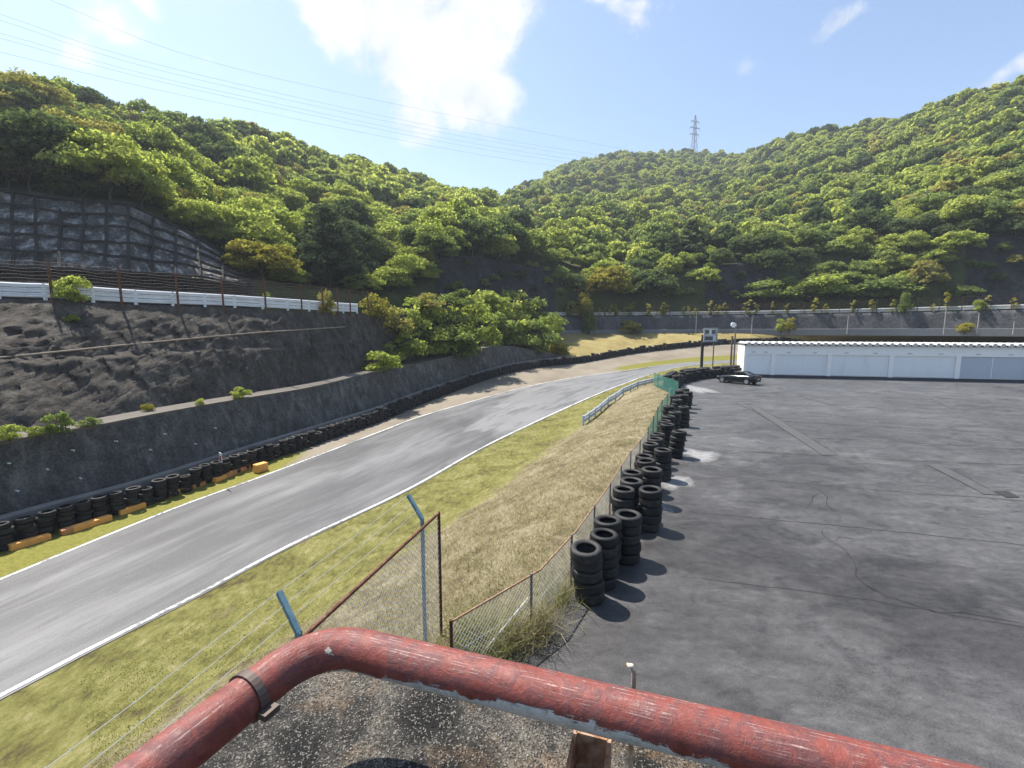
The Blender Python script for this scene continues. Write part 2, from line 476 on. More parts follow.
def grid_mesh(name, rows, mat, attrs=None, smooth=True, parent=None):
    """rows: list of equal length lists of points -> one sheet."""
    nr, nc = len(rows), len(rows[0])
    me = bpy.data.meshes.new(name)
    v = [tuple(p) for r in rows for p in r]
    f = [(i * nc + j, i * nc + j + 1, (i + 1) * nc + j + 1, (i + 1) * nc + j) for i in range(nr - 1) for j in range(nc - 1)]
    me.from_pydata(v, [], f)
    me.materials.append(mat)
    for k, vals in (attrs or {}).items():
        a = me.attributes.new(k, 'FLOAT', 'POINT')
        a.data.foreach_set('value', np.asarray(vals, dtype=np.float32).ravel())
    if smooth:
        me.polygons.foreach_set('use_smooth', [True] * len(me.polygons))
    # face upwards
    me.update()
    s = sum(p.normal.z for p in me.polygons)
    if s < 0:
        me.flip_normals()
    return link(me, name, parent)

def resample(pts, n, smooth=True):
    pts = [Vector(p) for p in pts]
    if smooth:
        dense = []
        for i in range(len(pts) - 1):
            p0, p1, p2, p3 = pts[max(i - 1, 0)], pts[i], pts[i + 1], pts[min(i + 2, len(pts) - 1)]
            for k in range(12):
                t = k / 12
                a = (2 * p1 + (p2 - p0) * t + (2 * p0 - 5 * p1 + 4 * p2 - p3) * t * t + (3 * p1 - p0 - 3 * p2 + p3) * t ** 3) * .5
                dense.append(a)
        dense.append(pts[-1])
        pts = dense
    L = [0]
    for a, b in zip(pts, pts[1:]):
        L.append(L[-1] + (b - a).length)
    out, j = [], 0
    for i in range(n):
        t = L[-1] * i / (n - 1)
        while j < len(L) - 2 and L[j + 1] < t:
            j += 1
        k = (t - L[j]) / max(1e-9, L[j + 1] - L[j])
        out.append(pts[j].lerp(pts[j + 1], k))
    return out

def nz(p, s, oct_=4):
    return noise.fractal(Vector(p) * s, 1.0, 2.1, oct_)

def smooth01(t):
    t = max(0, min(1, t))
    return t * t * (3 - 2 * t)

# ------------------------------------------------------------------ course lines (near edge, far edge, barrier)
def line(pix, pre, post):
    p = [at(x, y, z) for x, y, z in pix]
    d = (p[0] - p[1]); d.z = 0; d.normalize()
    return [p[0] + d * k for k in pre] + p + [Vector(q) for q in post]

B = line([(0, 700, -3.5), (100, 647, -3.5), (200, 596, -3.5), (295, 545, -3.45), (410, 490, -3.2), (500, 440, -2.75),
          (590, 398, -1.8), (630, 382, -1.3), (660, 372, -.8), (690, 366, -.4)], (30, 10), [(34, 68, -.2), (60, 70, 0), (100, 66, 0)])
C = line([(0, 578, -3.5), (90, 541, -3.5), (180, 505, -3.5), (255, 478, -3.45), (330, 450, -3.3), (380, 431, -3.1), (430, 413, -2.85),
          (520, 388, -2.1), (570, 378, -1.6), (620, 371, -1.15), (680, 363, -.8)], (30, 10), [(38, 77, -.4), (62, 79, -.2), (100, 75, 0)])
D = line([(0, 553, -3.5), (60, 533, -3.5), (120, 515, -3.5), (165, 500, -3.5), (260, 465, -3.4), (330, 440, -3.3), (386, 420, -3.1),
          (433, 400, -2.7), (500, 376, -1.4), (543, 367, -.9), (581, 363, -.5), (632, 354, .35), (683, 348, 1.2), (734, 344, 1.8)],
         (30, 10), [(64, 88, 2), (100, 84, 2)])
NB = 160
Bs, Cs, Ds = resample(B, NB), resample(C, NB), resample(D, NB)

tr_rows = [[b.lerp(c, k / 6) + Vector((0, 0, .03 * math.sin(math.pi * k / 6))) for k in range(7)] for b, c in zip(Bs, Cs)]
pl_at = [[(smooth01((px_of(p)[0] - 440) / 80) if px_of(p)[2] > 1 and p.y > 20 else 0) * (.55 + .45 * math.sin(math.pi * min(1, k / 5))) for k, p in enumerate(r_)] for r_ in tr_rows]
track = grid_mesh('racetrack', tr_rows, M['track'], {'worn': pl_at, 'lane': [[k / 6 for k in range(7)] for _ in tr_rows], 'along': [[a_] * 7 for a_ in np.cumsum([0] + [(b - a).length for a, b in zip(Bs, Bs[1:])])]})
tag(track, kind='structure')

def strip_along(name, base, inner, w, off, lift, mat):
    rows = []
    for b, c in zip(base, inner):
        d = (c - b).normalized()
        rows.append([b + d * off + Vector((0, 0, lift)), b + d * (off + w) + Vector((0, 0, lift))])
    o = grid_mesh(name, rows, mat)
    return tag(o, kind='structure')
strip_along('edge_line', Bs, Cs, .16, .1, .014, M['paint'])
strip_along('edge_line', Cs, Bs, .16, .1, .014, M['paint'])

# verge between far edge and barrier
rows, gatt = [], []
for i, (c, d) in enumerate(zip(Cs, Ds)):
    x = px_of(c)[0]
    g = 1 - smooth01((x - 230) / 120)
    r_, gr = [], []
    for k in range(9):
        t = k / 8
        p = c.lerp(d, t)
        p.z += -.02 + .06 * nz(p, .4) * math.sin(math.pi * t)
        r_.append(p)
        gr.append(max(g, (1 if t < .3 else 0) * smooth01((x - 600) / 40) * .8))
    rows.append(r_ + [d + (d - c).normalized() * 1.0]); gatt.append(gr + [gr[-1]])
verge = tag(grid_mesh('gravel_verge', rows, M['gravel'], {'green': gatt}), kind='structure')

verge_bvh = BVHTree.FromPolygons([v.co for v in verge.data.vertices], [p.vertices[:] for p in verge.data.polygons])
def on_verge(px, py):
    h = verge_bvh.ray_cast(Vector((0, 0, EYE)), ray(px, py).normalized())[0]
    return h if h is not None else at(px, py, -3.45)

# yard edge / fence line
Apts = [at(451, 622, 1.0), at(540, 570, 1.0), at(577, 530, 1.0), at(606, 490, 1.0), at(628, 455, 1.0), at(648, 431, 1.0),
        at(660, 405, 1.0), at(671, 392, 1.0), at(679, 383, 1.0)]
Apts = [Vector((p.x, p.y, 0)) for p in Apts]
JOG = [Vector((12.4, 38.9, 0)), Vector((14.6, 42.8, 0)), Vector((18, 46.2, 0)), Vector((22.2, 48.6, 0))]
Aline = [Vector((-3.6, -12, -.25)), Vector((-2.75, 1.5, -.25)), Vector((-2.0, 4.2, -.2)), Vector((-1.05, 5.7, -.1))] + Apts + JOG + [Vector((26, 56, 0)), Vector((45, 60, 0)), Vector((100, 58, 0))]
As = resample(Aline, NB, False)
# grass bank between yard edge and the track's near edge
def nearest_B(p):
    return min(Bs, key=lambda b: (b.xy - p.xy).length)
Bsm = []
jb = 0
for i, a in enumerate(As):                # march along B with the yard edge, never going back
    best = min(range(jb, NB), key=lambda j: (Bs[j].xy - a.xy).length + .02 * abs(j - i))
    jb = best
    Bsm.append(best)
Bsm = np.convolve(np.pad(np.array(Bsm, float), 6, 'edge'), np.ones(13) / 13, 'valid')
def Bat(f):
    i = min(int(f), NB - 2)
    return Bs[i].lerp(Bs[i + 1], f - i)
rows, gatt = [], []
for i, a in enumerate(As):
    b = Bat(Bsm[i])
    r_, gr = [], []
    for k in range(25):
        t = k / 24
        p = a.lerp(b, t)
        h = smooth01((t - .04) / .72)
        p.z = a.z + (b.z - a.z) * (.25 * t + .75 * h) + .10 * nz(p, .5) * math.sin(math.pi * t)
        p.z -= .02 if t in (0, 1) else 0
        r_.append(p)
        gr.append(smooth01((t - .45) / .25))
    inner = a + (a - b).normalized() * .6
    inner.z = -.3
    rows.append([inner] + r_); gatt.append([0] + gr)
bank = tag(grid_mesh('grass_bank', rows, M['bank'], {'green': gatt}), kind='structure')
bank_bvh = BVHTree.FromPolygons([v.co for v in bank.data.vertices], [p.vertices[:] for p in bank.data.polygons])
def on_bank(x, y):
    h = bank_bvh.ray_cast(Vector((x, y, 20)), Vector((0, 0, -1)))
    return h[0]

# yard: one big sheet whose edge follows the fence line
yb = MB()
outl = [a + Vector((-.05, 0, 0)) for a in As]
for a in outl:
    a.z = 0
ctr = [Vector((max(a.x + 40, 60), a.y * .8 + 2, 0)) for a in outl]
rows = [[a + Vector((0, 0, -.35)), a] + [a.lerp(c, k / 8) for k in range(1, 9)] for a, c in zip(outl, ctr)]
yard = tag(grid_mesh('paved_yard', rows, M['yard'], smooth=False), kind='structure')

# cracks and joints in the yard (ribbons a few mm above)
def ribbon(name, pts, w, mat, lift=.005, jit=0.0, seed=0):
    rr = random.Random(seed)
    pts = resample(pts, max(6, int(sum((b - a).length for a, b in zip(pts, pts[1:])) / .35)), False)
    out = []
    for i, p in enumerate(pts):
        d = (pts[min(i + 1, len(pts) - 1)] - pts[max(0, i - 1)]).normalized()
        n = Vector((-d.y, d.x, 0))
        p = p + n * rr.uniform(-jit, jit)
        ww = w * rr.uniform(.3, 1.3) * min(1, .15 + min(i, len(pts) - 1 - i) * .25)
        out.append([p + n * ww / 2 + Vector((0, 0, lift)), p - n * ww / 2 + Vector((0, 0, lift))])
    return tag(grid_mesh(name, out, mat), kind='structure')
M['crack'] = mat_simple('crack filler', (.022, .021, .022), .9, var=.3)
M['patch'] = mat_simple('trench patch asphalt', (.06, .059, .059), .7, var=.45, scale=2.5, bump=.3)
P0 = lambda *l: [at(x, y, 0) for x, y in l]
J = [P0((690, 512), (850, 527), (1090, 552)), P0((680, 576), (850, 597), (1100, 640)), P0((730, 477), (900, 492), (1120, 508)),
     P0((720, 450), (930, 462), (1120, 468)), P0((760, 420), (900, 428), (1120, 440)), P0((770, 437), (870, 440), (1100, 455)),
     P0((690, 400), (760, 402))]
for i, l in enumerate(J):
    ribbon('pavement_joint', l, .035 + .006 * (i > 2), M['crack'], .004, .03, i)
ribbon('pavement_crack', P0((806, 484), (824, 492), (826, 500), (842, 522)), .03, M['crack'], .008, .09, 21)
ribbon('pavement_crack', P0((818, 528), (829, 537), (835, 541), (845, 552), (850, 566), (856, 580), (868, 588), (885, 597), (903, 603), (920, 610), (960, 614), (1000, 622), (1060, 634)), .024, M['crack'], .012, .11, 22)
ribbon('pavement_crack', P0((835, 541), (848, 537), (862, 540)), .03, M['crack'], .015, .07, 25)
ribbon('pavement_crack', P0((824, 492), (812, 499), (806, 508)), .03, M['crack'], .015, .07, 26)
ribbon('pavement_crack', P0((940, 520), (985, 530), (1040, 548)), .025, M['crack'], .015, .07, 27)
ribbon('pavement_crack', P0((735, 403), (752, 410), (770, 421)), .1, M['crack'], .008, .05, 23)
ribbon('pavement_crack', P0((782, 424), (800, 435), (805, 436)), .1, M['crack'], .012, .04, 24)
def patch(l, name='trench_patch', mat=None, lift=.016):
    m_ = MB(); m_.quad(*[at(x, y, lift) for x, y in l])
    return tag(m_.build(name, mat or M['patch']), kind='structure')
patch([(748, 406), (757, 406), (838, 455), (822, 455)])
patch([(926, 464), (940, 464), (1000, 495), (984, 494)])
patch([(800, 396), (808, 396), (836, 405), (830, 405)])
patch([(930, 398), (938, 398), (958, 408), (950, 408)])
patch([(993, 491), (1008, 491), (1020, 497), (1006, 497)], 'drain_slot', M['crack'], .02)
for i, (a_, b_) in enumerate([((757, 406), (838, 455)), ((940, 464), (1000, 495)), ((748, 406), (822, 455)), ((926, 464), (984, 494))]):
    ribbon('pavement_joint', [at(*a_, 0), at(*b_, 0)], .03, M['crack'], .02, .02, 60 + i)
def pale(px, py, rx, ry, seed):
    c = at(px, py, .024)
    rr = random.Random(seed)
    m_ = MB(); cov = []
    n = 28
    m_.v.append(tuple(c)); cov.append(1)
    for ring, cv in ((.5, .85), (.8, .5), (1.0, 0)):
        for j in range(n):
            a = 2 * math.pi * j / n
            k = ring * (1 + .2 * math.sin(3 * a + seed) + .1 * math.sin(5 * a))
            m_.v.append((c.x + rx * k * math.cos(a), c.y + ry * k * math.sin(a), c.z)); cov.append(cv)
    for j in range(n):
        k = (j + 1) % n
        m_.f.append((0, 1 + j, 1 + k))
        for q in (0, n):
            m_.f.append((1 + q + j, 1 + n + q + j, 1 + n + q + k, 1 + q + k))
    m_.a['cover'] = cov
    return tag(m_.build('powder_patch', M['pale_patch']), kind='structure')
pale(700, 455, .8, 1.1, 1)
pale(672, 480, .7, 1.0, 2)
pale(697, 389, 1.2, 3.2, 3)
pale(655, 505, .5, .6, 4)

# low base sheet reaching the horizon
gb = MB(); gb.quad((-3000, -400, -4.6), (3000, -400, -4.6), (3000, 4000, -4.6), (-3000, 4000, -4.6))
tag(gb.build('ground', M['soil']), kind='structure')

# ------------------------------------------------------------------ dark sprayed wall beyond the left barrier
wall_px = [(0, 447), (75, 431), (155, 415), (256, 397), (318, 387), (373, 372), (422, 363), (500, 345), (531, 349), (564, 358)]
def wall_y(x):
    return float(np.interp(x, [a for a, _ in wall_px], [b for _, b in wall_px]))
Dw = resample(D, 400)
Dw = [p for p in Dw if p.y > 8 and px_of(p)[0] < 572]
pre = [Dw[0] + (Dw[0] - Dw[3]).normalized() * k for k in (26, 13)]
Dw = pre + Dw
def outward(pts, i):
    d = (pts[min(i + 2, len(pts) - 1)] - pts[max(0, i - 2)]); d.z = 0
    d.normalize()
    return Vector((-d.y, d.x, 0))
Ew, foot = [], []
for i, p in enumerate(Dw):
    n = outward(Dw, i)
    f0 = p + n * 1.0
    e = p + n * 2.2
    x = px_of(e)[0]
    if -40 < x and e.y > 12:
        k = (384 - wall_y(x)) / FOC
        z = EYE + e.y * (k * CP - SP) / (CP + k * SP)
    else:
        z = p.z + 3.7
    z = max(p.z + .5, z)
    Ew.append(Vector((e.x, e.y, z))); foot.append(f0)
zs = np.array([e.z - p.z for e, p in zip(Ew, Dw)])
zs = np.convolve(np.pad(zs, 6, 'edge'), np.ones(13) / 13, 'valid')
for e, p, z in zip(Ew, Dw, zs):
    e.z = p.z + z
rw = empty('retaining_wall', Dw[40], 0, 'long sloping dark shotcrete wall behind the left tyre barrier', 'retaining wall')
rows = []
for i, (f0, e) in enumerate(zip(foot, Ew)):
    r_ = []
    for k in range(15):
        t = k / 14
        p = f0.lerp(e, t)
        if 0 < k < 14:
            p += outward(Dw, i) * (.09 * nz(p, 1.3) + .05 * nz(p, 4))
        p.z -= .4 * (k == 0)
        r_.append(p - rw.location)
    rows.append(r_)
grid_mesh('wall_face', rows, M['shot'], parent=rw)
rows = []
for i, e in enumerate(Ew):
    n = outward(Dw, i)
    rows.append([e - rw.location + Vector((0, 0, -.12)) - n * .02, e - rw.location - n * .03 + Vector((0, 0, .03)),
                 e + n * 1.5 - rw.location + Vector((0, 0, .06)), e + n * 2.2 - rw.location + Vector((0, 0, -.3))])
cop = grid_mesh('coping', rows, M['ledge'], parent=rw, smooth=False)
coping_bvh = BVHTree.FromPolygons([v.co for v in cop.data.vertices], [p.vertices[:] for p in cop.data.polygons])
rows = []
for i, (p, f0) in enumerate(zip(Dw, foot)):
    n = outward(Dw, i)
    rows.append([p + n * .78 + Vector((0, 0, -.5)) - rw.location, p + n * .78 + Vector((0, 0, 1.04)) - rw.location,
                 p + n * 1.1 + Vector((0, 0, 1.1)) - rw.location, p + n * 1.5 + Vector((0, 0, .6)) - rw.location])
grid_mesh('footing', rows, M['footing'], parent=rw, smooth=False)
for k, (x, y) in enumerate([(172, 434), (126, 442), (72, 451), (44, 470), (8, 462), (214, 427), (79, 479), (16, 490), (195, 443), (154, 449)]):
    j = min(range(len(Dw)), key=lambda i: abs(px_of(foot[i].lerp(Ew[i], .5))[0] - x))
    t_ = min(np.linspace(.1, .9, 33), key=lambda t: abs(px_of(foot[j].lerp(Ew[j], t))[1] - y))
    p = foot[j].lerp(Ew[j], float(t_)) - outward(Dw, j) * .06
    MB().tube([p - outward(Dw, j) * .1 - rw.location, p + outward(Dw, j) * .3 - rw.location], .036, 8).build('weep_pipe', M['signwhite'], rw)

# ------------------------------------------------------------------ rock slope up to the upper road
Gkey = [(-45, 2, 6.4), (-33, 17, 6.45), dep(0, 299, 26).to_tuple(), dep(53, 300.5, 27).to_tuple(), dep(140, 305, 30).to_tuple(), dep(224, 307.5, 34.5).to_tuple(),
        dep(300, 311, 39.5).to_tuple(), dep(350, 313.5, 45).to_tuple(), (-13.3, 53, 6.45), (-8.5, 64, 6.6), (-3, 76, 6.7), (4, 87, 6.9),
        (12, 94, 7.1), (24, 96.5, 7.2), (44, 94, 7.3), (62, 84, 7.4), (76, 70, 7.5), (92, 50, 7.6)]
Gkey = [Vector((p[0], p[1], max(6.3, min(7.6, p[2])))) for p in Gkey]
Gs = resample(Gkey, 260)
# left part of the road edge (rock slope below) and far part (dark wall below)
cutG = min(range(260), key=lambda i: (Gs[i].xy - Vector((4, 87))).length)
GL = resample(Gs[:cutG + 1], 520, False)
EL = resample([e + outward(Dw, i) * 1.9 + Vector((0, 0, -.15)) for i, e in enumerate(Ew)], 520, False)
rows = []
for i, (e, g) in enumerate(zip(EL, GL)):
    r_ = []
    d = g - e; d.z = 0; d.normalize()
    xg = px_of(e.lerp(g, .5))[0]
    rough = 1.0
    for k in range(46):
        t = k / 45
        p = e.lerp(g, t)
        # steep lower face, a small berm at 60 %, then the upper face
        zt = t / .46 * .5 if t < .46 else (.5 + (t - .46) * .35 if t < .53 else .5245 + (t - .53) / .47 * .4755)
        zt = min(1, zt)
        p.z = e.z + (g.z - e.z) * min(1, zt)
        if 0 < k < 45:
            env = math.sin(math.pi * t) ** .5
            q = noise.turbulence(p * .5, 5, False) - .9
            rid = 1 - abs(nz(Vector((p.x, p.y, p.z * .45)), .85, 4)) * 2.2
            p -= d * env * (.34 * q + .34 * (rid - .4) + .34 * nz(p, 2.6, 5) + .16 * nz(p, 6, 3))
            p.z += env * .10 * nz(p, 1.4)
            if 330 < xg < 410:          # eroded notch at the end of the sprayed face
                p += d * env * 1.1 * max(0, nz(Vector((p.x, p.y, p.z * .25)), .8))
        r_.append(p)
    rows.append(r_)
slope = tag(grid_mesh('rock_slope', rows, M['rock']), kind='structure')
slope_bvh = BVHTree.FromPolygons([v.co for v in slope.data.vertices], [p.vertices[:] for p in slope.data.polygons])
def on_slope(px, py):
    best = None
    for bv, off_ in ((slope_bvh, Vector()), (coping_bvh, rw.location)):
        h = bv.ray_cast(Vector((0, 0, EYE)) - off_, ray(px, py).normalized())[0]
        if h is not None and (best is None or h.y + off_.y < best.y):
            best = h + off_
    return best
# the pale hose lying along the berm of the slope
hose = []
for x, y in [(-10, 359), (0, 358), (60, 352), (128, 345), (190, 339), (256, 333), (300, 330), (345, 327)]:
    h = on_slope(x, y)
    if h: hose.append(h + Vector((0.03, -.12, .02)))
if len(hose) > 2:
    tag(MB().tube(resample(hose, 80), .055, 6).build('hose', mat_simple('pale hose', (.3, .24, .18), .8), smooth=True),
        'long pale brown hose lying across the dark rock slope', 'hose')

# ------------------------------------------------------------------ hills
cols = {
 -700: [(40, 262), (46, 190), (70, 110), (110, 60)],
 -200: [(36, 262), (40, 190), (52, 145), (75, 88)],
 0: [(38, 264), (43, 192), (54, 157), (76, 112)],
 60: [(38.5, 266), (44, 201), (57, 158), (86, 122)],
 130: [(41, 270), (46, 206), (64, 170), (100, 141)],
 190: [(45, 273), (51, 234), (72, 192), (125, 141)],
 240: [(49, 281), (56, 264), (82, 208), (140, 150)],
 300: [(56, 292), (63, 272), (95, 218), (160, 161)],
 360: [(63, 296), (71, 274), (105, 227), (175, 174)],
 400: [(68, 298), (76, 272), (115, 230), (190, 182)],
 440: [(72, 300), (76, 256), (120, 228), (205, 194)],
 480: [(78, 301), (82, 258), (130, 228), (230, 203)],
 503: [(82, 302), (87, 262), (145, 232), (290, 207)],
 525: [(86, 302), (91, 265), (150, 236), (380, 193)],
 560: [(92, 303), (97, 272), (155, 242), (270, 207), (420, 170)],
 620: [(100, 303), (112, 274), (165, 240), (285, 197), (450, 157)],
 700: [(103, 303), (105, 268), (165, 241), (285, 197), (450, 158)],
 745: [(102, 303), (104, 264), (155, 236), (265, 192), (400, 158)],
 800: [(100, 303), (103, 258), (145, 226), (225, 180), (300, 142)],
 880: [(96, 303), (104, 250), (135, 211), (205, 162), (270, 127)],
 950: [(92, 302), (94, 240), (126, 196), (185, 147), (225, 110)],
 1024: [(87, 300), (89.5, 236), (116, 181), (155, 132), (195, 93)],
 1150: [(78, 300), (80, 219), (104, 150), (150, 85), (190, 45)],
 1700: [(66, 300), (72, 200), (95, 100), (140, 20)],
}
cx = sorted(cols)
NU = 46
def col_profile(x):
    pts = cols[x]
    # every list is stretched to five knots so that columns blend knot by knot
    pts = list(pts)
    if len(pts) == 4:
        a, b = pts[2], pts[3]
        m_ = ((a[0] * b[0]) ** .5, a[1] + (b[1] - a[1]) * .5)
        pts = [pts[0], pts[1], pts[2], m_, pts[3]]
    return pts
prof = {x: col_profile(x) for x in cx}
def hill_knots(x):
    x = max(cx[0], min(cx[-1], x))
    j = max(i for i in range(len(cx)) if cx[i] <= x)
    j = min(j, len(cx) - 2)
    t = (x - cx[j]) / (cx[j + 1] - cx[j])
    a, b = prof[cx[j]], prof[cx[j + 1]]
    return [(p[0] + (q[0] - p[0]) * t, p[1] + (q[1] - p[1]) * t) for p, q in zip(a, b)]
def hill_point(x, u):
    """u 0 foot, .15 top of cutting, 1 ridge, >1 falls away behind."""
    k = hill_knots(x)
    us = (0, .15, .4, .7, 1)
    if u > 1:
        zc = k[-1][0] * (1 + (u - 1) * 1.2)
        p = dep(x, k[-1][1], zc)
        z0 = dep(x, k[-1][1], k[-1][0]).z
        p.z = z0 - (u - 1) ** 1.3 * 60
    else:
        j = max(i for i in range(5) if us[i] <= u)
        j = min(j, 3)
        t = (u - us[j]) / (us[j + 1] - us[j])
        zc = k[j][0] * (k[j + 1][0] / k[j][0]) ** t
        py = k[j][1] + (k[j + 1][1] - k[j][1]) * t
        p = dep(x, py, zc)
    amp = smooth01((u - .12) / .2) * min(7, zc * .022) * (1 if u < .9 else max(.35, 1 - (u - .9) * 6))
    p.z += amp * (nz((p.x, p.y, 3), .022, 4) * 1.3 + .5 * abs(nz((p.x, p.y, 9), .045, 3)))
    return p
HX = list(range(-700, -200, 40)) + list(range(-200, 1200, 10)) + list(range(1200, 1701, 40))
US = [i / 30 * .15 for i in range(0, 30, 3)] + [.15 + .85 * i / 40 for i in range(41)] + [1.1, 1.25, 1.5]
def is_tree_foot(x):
    return 250 < x < 438 or 556 < x < 706 or 775 < x < 965
rows, rk = [], []
for x in HX:
    r_, a_ = [], []
    for u in US:
        p = hill_point(x, u)
        rock = 1.0 if (u < .16 and not is_tree_foot(x)) else 0.0
        if u < .16 and u > 0:
            p += Vector((nz(p, .35), nz(p + Vector((7, 0, 0)), .35), .5 * nz(p, .6))) * .35
        r_.append(p); a_.append(rock)
    rows.append([Vector((r_[0].x, r_[0].y, 3))] + r_); rk.append([a_[0]] + a_)
hills = tag(grid_mesh('hills', rows, M['hill'], {'rock': rk}), kind='structure')

# upper road between the slope top and the hill foot
foot_pts = [hill_point(x, 0) for x in HX]
FG = resample([p for p in foot_pts], 260, False)
rows = []
for g in Gs:
    n = min(FG, key=lambda q: (q.xy - g.xy).length)
    n = Vector((n.x, n.y, g.z + .1))
    n2 = n + (n - g).normalized() * 3
    rows.append([g + Vector((0, 0, -.02))] + [g.lerp(n, k / 5) for k in range(1, 6)] + [n2])
tag(grid_mesh('upper_road', rows, M['road']), kind='structure')

# field between the far barrier and the far wall
GF = Gs[cutG - 4:]
fw_base = []
for p in resample(GF, 90, False):
    n = Vector((0, -1, 0))
    fw_base.append(Vector((p.x, p.y - 1.2, p.z - 3.3)))
DF = [p for p in resample(D, 400) if px_of(p)[0] > 545 and p.y > 55]
DF = resample(DF, 90, False)
rows = []
for d, w in zip(DF, fw_base):
    rows.append([d + Vector((0, .2, -.3))] + [d.lerp(w, k / 10) + Vector((0, .5, (.25 * math.sin(math.pi * k / 10)) + .15 * nz(d.lerp(w, k / 10), .3))) for k in range(11)] + [w + Vector((0, 2, -.2))])
tag(grid_mesh('dry_field', rows, M['field']), kind='structure')
fw = empty('retaining_wall', fw_base[40], 0, 'dark straight concrete wall below the far white guardrail', 'retaining wall')
top = [Vector((p.x, p.y - .25, p.z)) for p in resample(GF, 90, False)]
rows = [[b + Vector((0, .1, -.6)) - fw.location] + [b.lerp(t_, k / 6) + Vector((0, -.05 * nz(b, .5), 0)) - fw.location for k in range(7)] + [t_ + Vector((0, .5, .02)) - fw.location] for b, t_ in zip(fw_base, top)]
grid_mesh('wall_face', rows, M['farwall'], parent=fw)
rows = []
for b in fw_base:
    q = b - fw.location
    rows.append([q + Vector((0, -.5, -.6)), q + Vector((0, -.48, .55)), q + Vector((0, -.1, .58)), q + Vector((0, .3, .3))])
grid_mesh('footing', rows, mat_simple('grey footing', (.16, .165, .175), .9, var=.2), parent=fw, smooth=False)

# ------------------------------------------------------------------ crib wall on the left
cw = empty('retaining_wall', dep(100, 275, 40), 0, 'tall blotchy grid framed concrete wall on the upper left slope', 'retaining wall')
NCW = 26
cxs = np.linspace(-330, 246, NCW)
NROW = 5
def crib_pt(x, t):
    k = hill_knots(x)
    b, tp = dep(x, k[0][1] + 4, k[0][0] - 1.2), dep(x, k[1][1], k[1][0] - 1.0)
    d = b.lerp(tp, t)
    return d
crib_top = {}
for i, x in enumerate(cxs):
    crib_top[i] = 1.0
rows = []
for i in range((NCW - 1) * 4 + 1):
    x = float(np.interp(i / 4, range(NCW), cxs))
    r_ = []
    for k in range(25):
        p = crib_pt(x, k / 24)
        p += Vector((.3 * nz(p, .8), -.45 * nz(p, .9) - .15 * nz(p, 2.5), 0))
        r_.append(p - cw.location)
    rows.append(r_)
grid_mesh('panel_face', rows, M['cribpanel'], parent=cw)
fr = MB()
off = Vector((.12, -.32, .12))
for i, x in enumerate(cxs):
    pts = [crib_pt(x + 2 * nz((x, k, 1), .37), k / 8 * (.82 if 40 < x < 76 else 1)) + off - cw.location for k in range(9)]
    for a, b in zip(pts, pts[1:]):
        fr.bar(a, b, .2, .24)
for r in range(NROW + 1):
    t = r / NROW
    pts = [crib_pt(x, min(1.02, t + .05 * nz((x * .02, r * 3.7, 1), 1.0))) + off * 1.15 - cw.location for x in np.linspace(-330, 246, 80) if not (r == NROW and 40 < x < 76)]
    for a, b in zip(pts, pts[1:]):
        fr.bar(a, b, .2, .22)
fr.build('frame_grid', M['cribframe'], cw)

# ------------------------------------------------------------------ trees
def leaf_cloud(centers, radii, per, size, seed, squash=.75, flat=.0):
    """leaf faces in clumps -> verts, tone"""
    rg = np.random.default_rng(seed)
    V, T = [], []
    for (c, r) in zip(centers, radii):
        n = max(6, int(per * (r / np.mean(radii)) ** 2))
        d = rg.normal(size=(n, 3))
        d /= np.linalg.norm(d, axis=1)[:, None]
        d[:, 2] = np.abs(d[:, 2]) * .9 + d[:, 2] * .1
        rr = r * (rg.uniform(.35, 1, n) ** .5) * rg.uniform(.8, 1.15, n)
        p = np.array(c) + d * rr[:, None] * np.array([1, 1, squash])
        # leaf plane roughly facing out from the clump with a lot of scatter
        nrm = d + rg.normal(scale=.55, size=(n, 3)) + np.array([0, 0, .35])
        nrm /= np.linalg.norm(nrm, axis=1)[:, None]
        ax = rg.normal(size=(n, 3))
        u = np.cross(nrm, ax); u /= np.linalg.norm(u, axis=1)[:, None]
        w = np.cross(nrm, u)
        s = size * rg.uniform(.6, 1.3, n)[:, None]
        q = np.stack([p - u * s * .5 - w * s * .35, p + u * s * .5 - w * s * .2, p + u * s * .45 + w * s * .4, p - u * s * .4 + w * s * .3], axis=1)
        V.append(q)
        T.append(np.clip(rg.uniform(.15, .85) + rg.normal(scale=.13, size=n), 0, 1))
    return np.concatenate(V), np.concatenate(T)

def quads_mesh(name, Q, T, mats, midx=None):
    n = len(Q)
    me = bpy.data.meshes.new(name)
    me.vertices.add(n * 4); me.loops.add(n * 4); me.polygons.add(n)
    me.vertices.foreach_set('co', Q.reshape(-1).astype(np.float32))
    me.loops.foreach_set('vertex_index', np.arange(n * 4, dtype=np.int32))
    me.polygons.foreach_set('loop_start', np.arange(0, n * 4, 4, dtype=np.int32))
    me.polygons.foreach_set('loop_total', np.full(n, 4, dtype=np.int32))
    for m_ in (mats if isinstance(mats, list) else [mats]):
        me.materials.append(m_)
    if midx is not None:
        me.polygons.foreach_set('material_index', midx.astype(np.int32))
    a = me.attributes.new('tone', 'FLOAT', 'FACE')
    a.data.foreach_set('value', T.astype(np.float32))
    me.update(calc_edges=True)
    return me

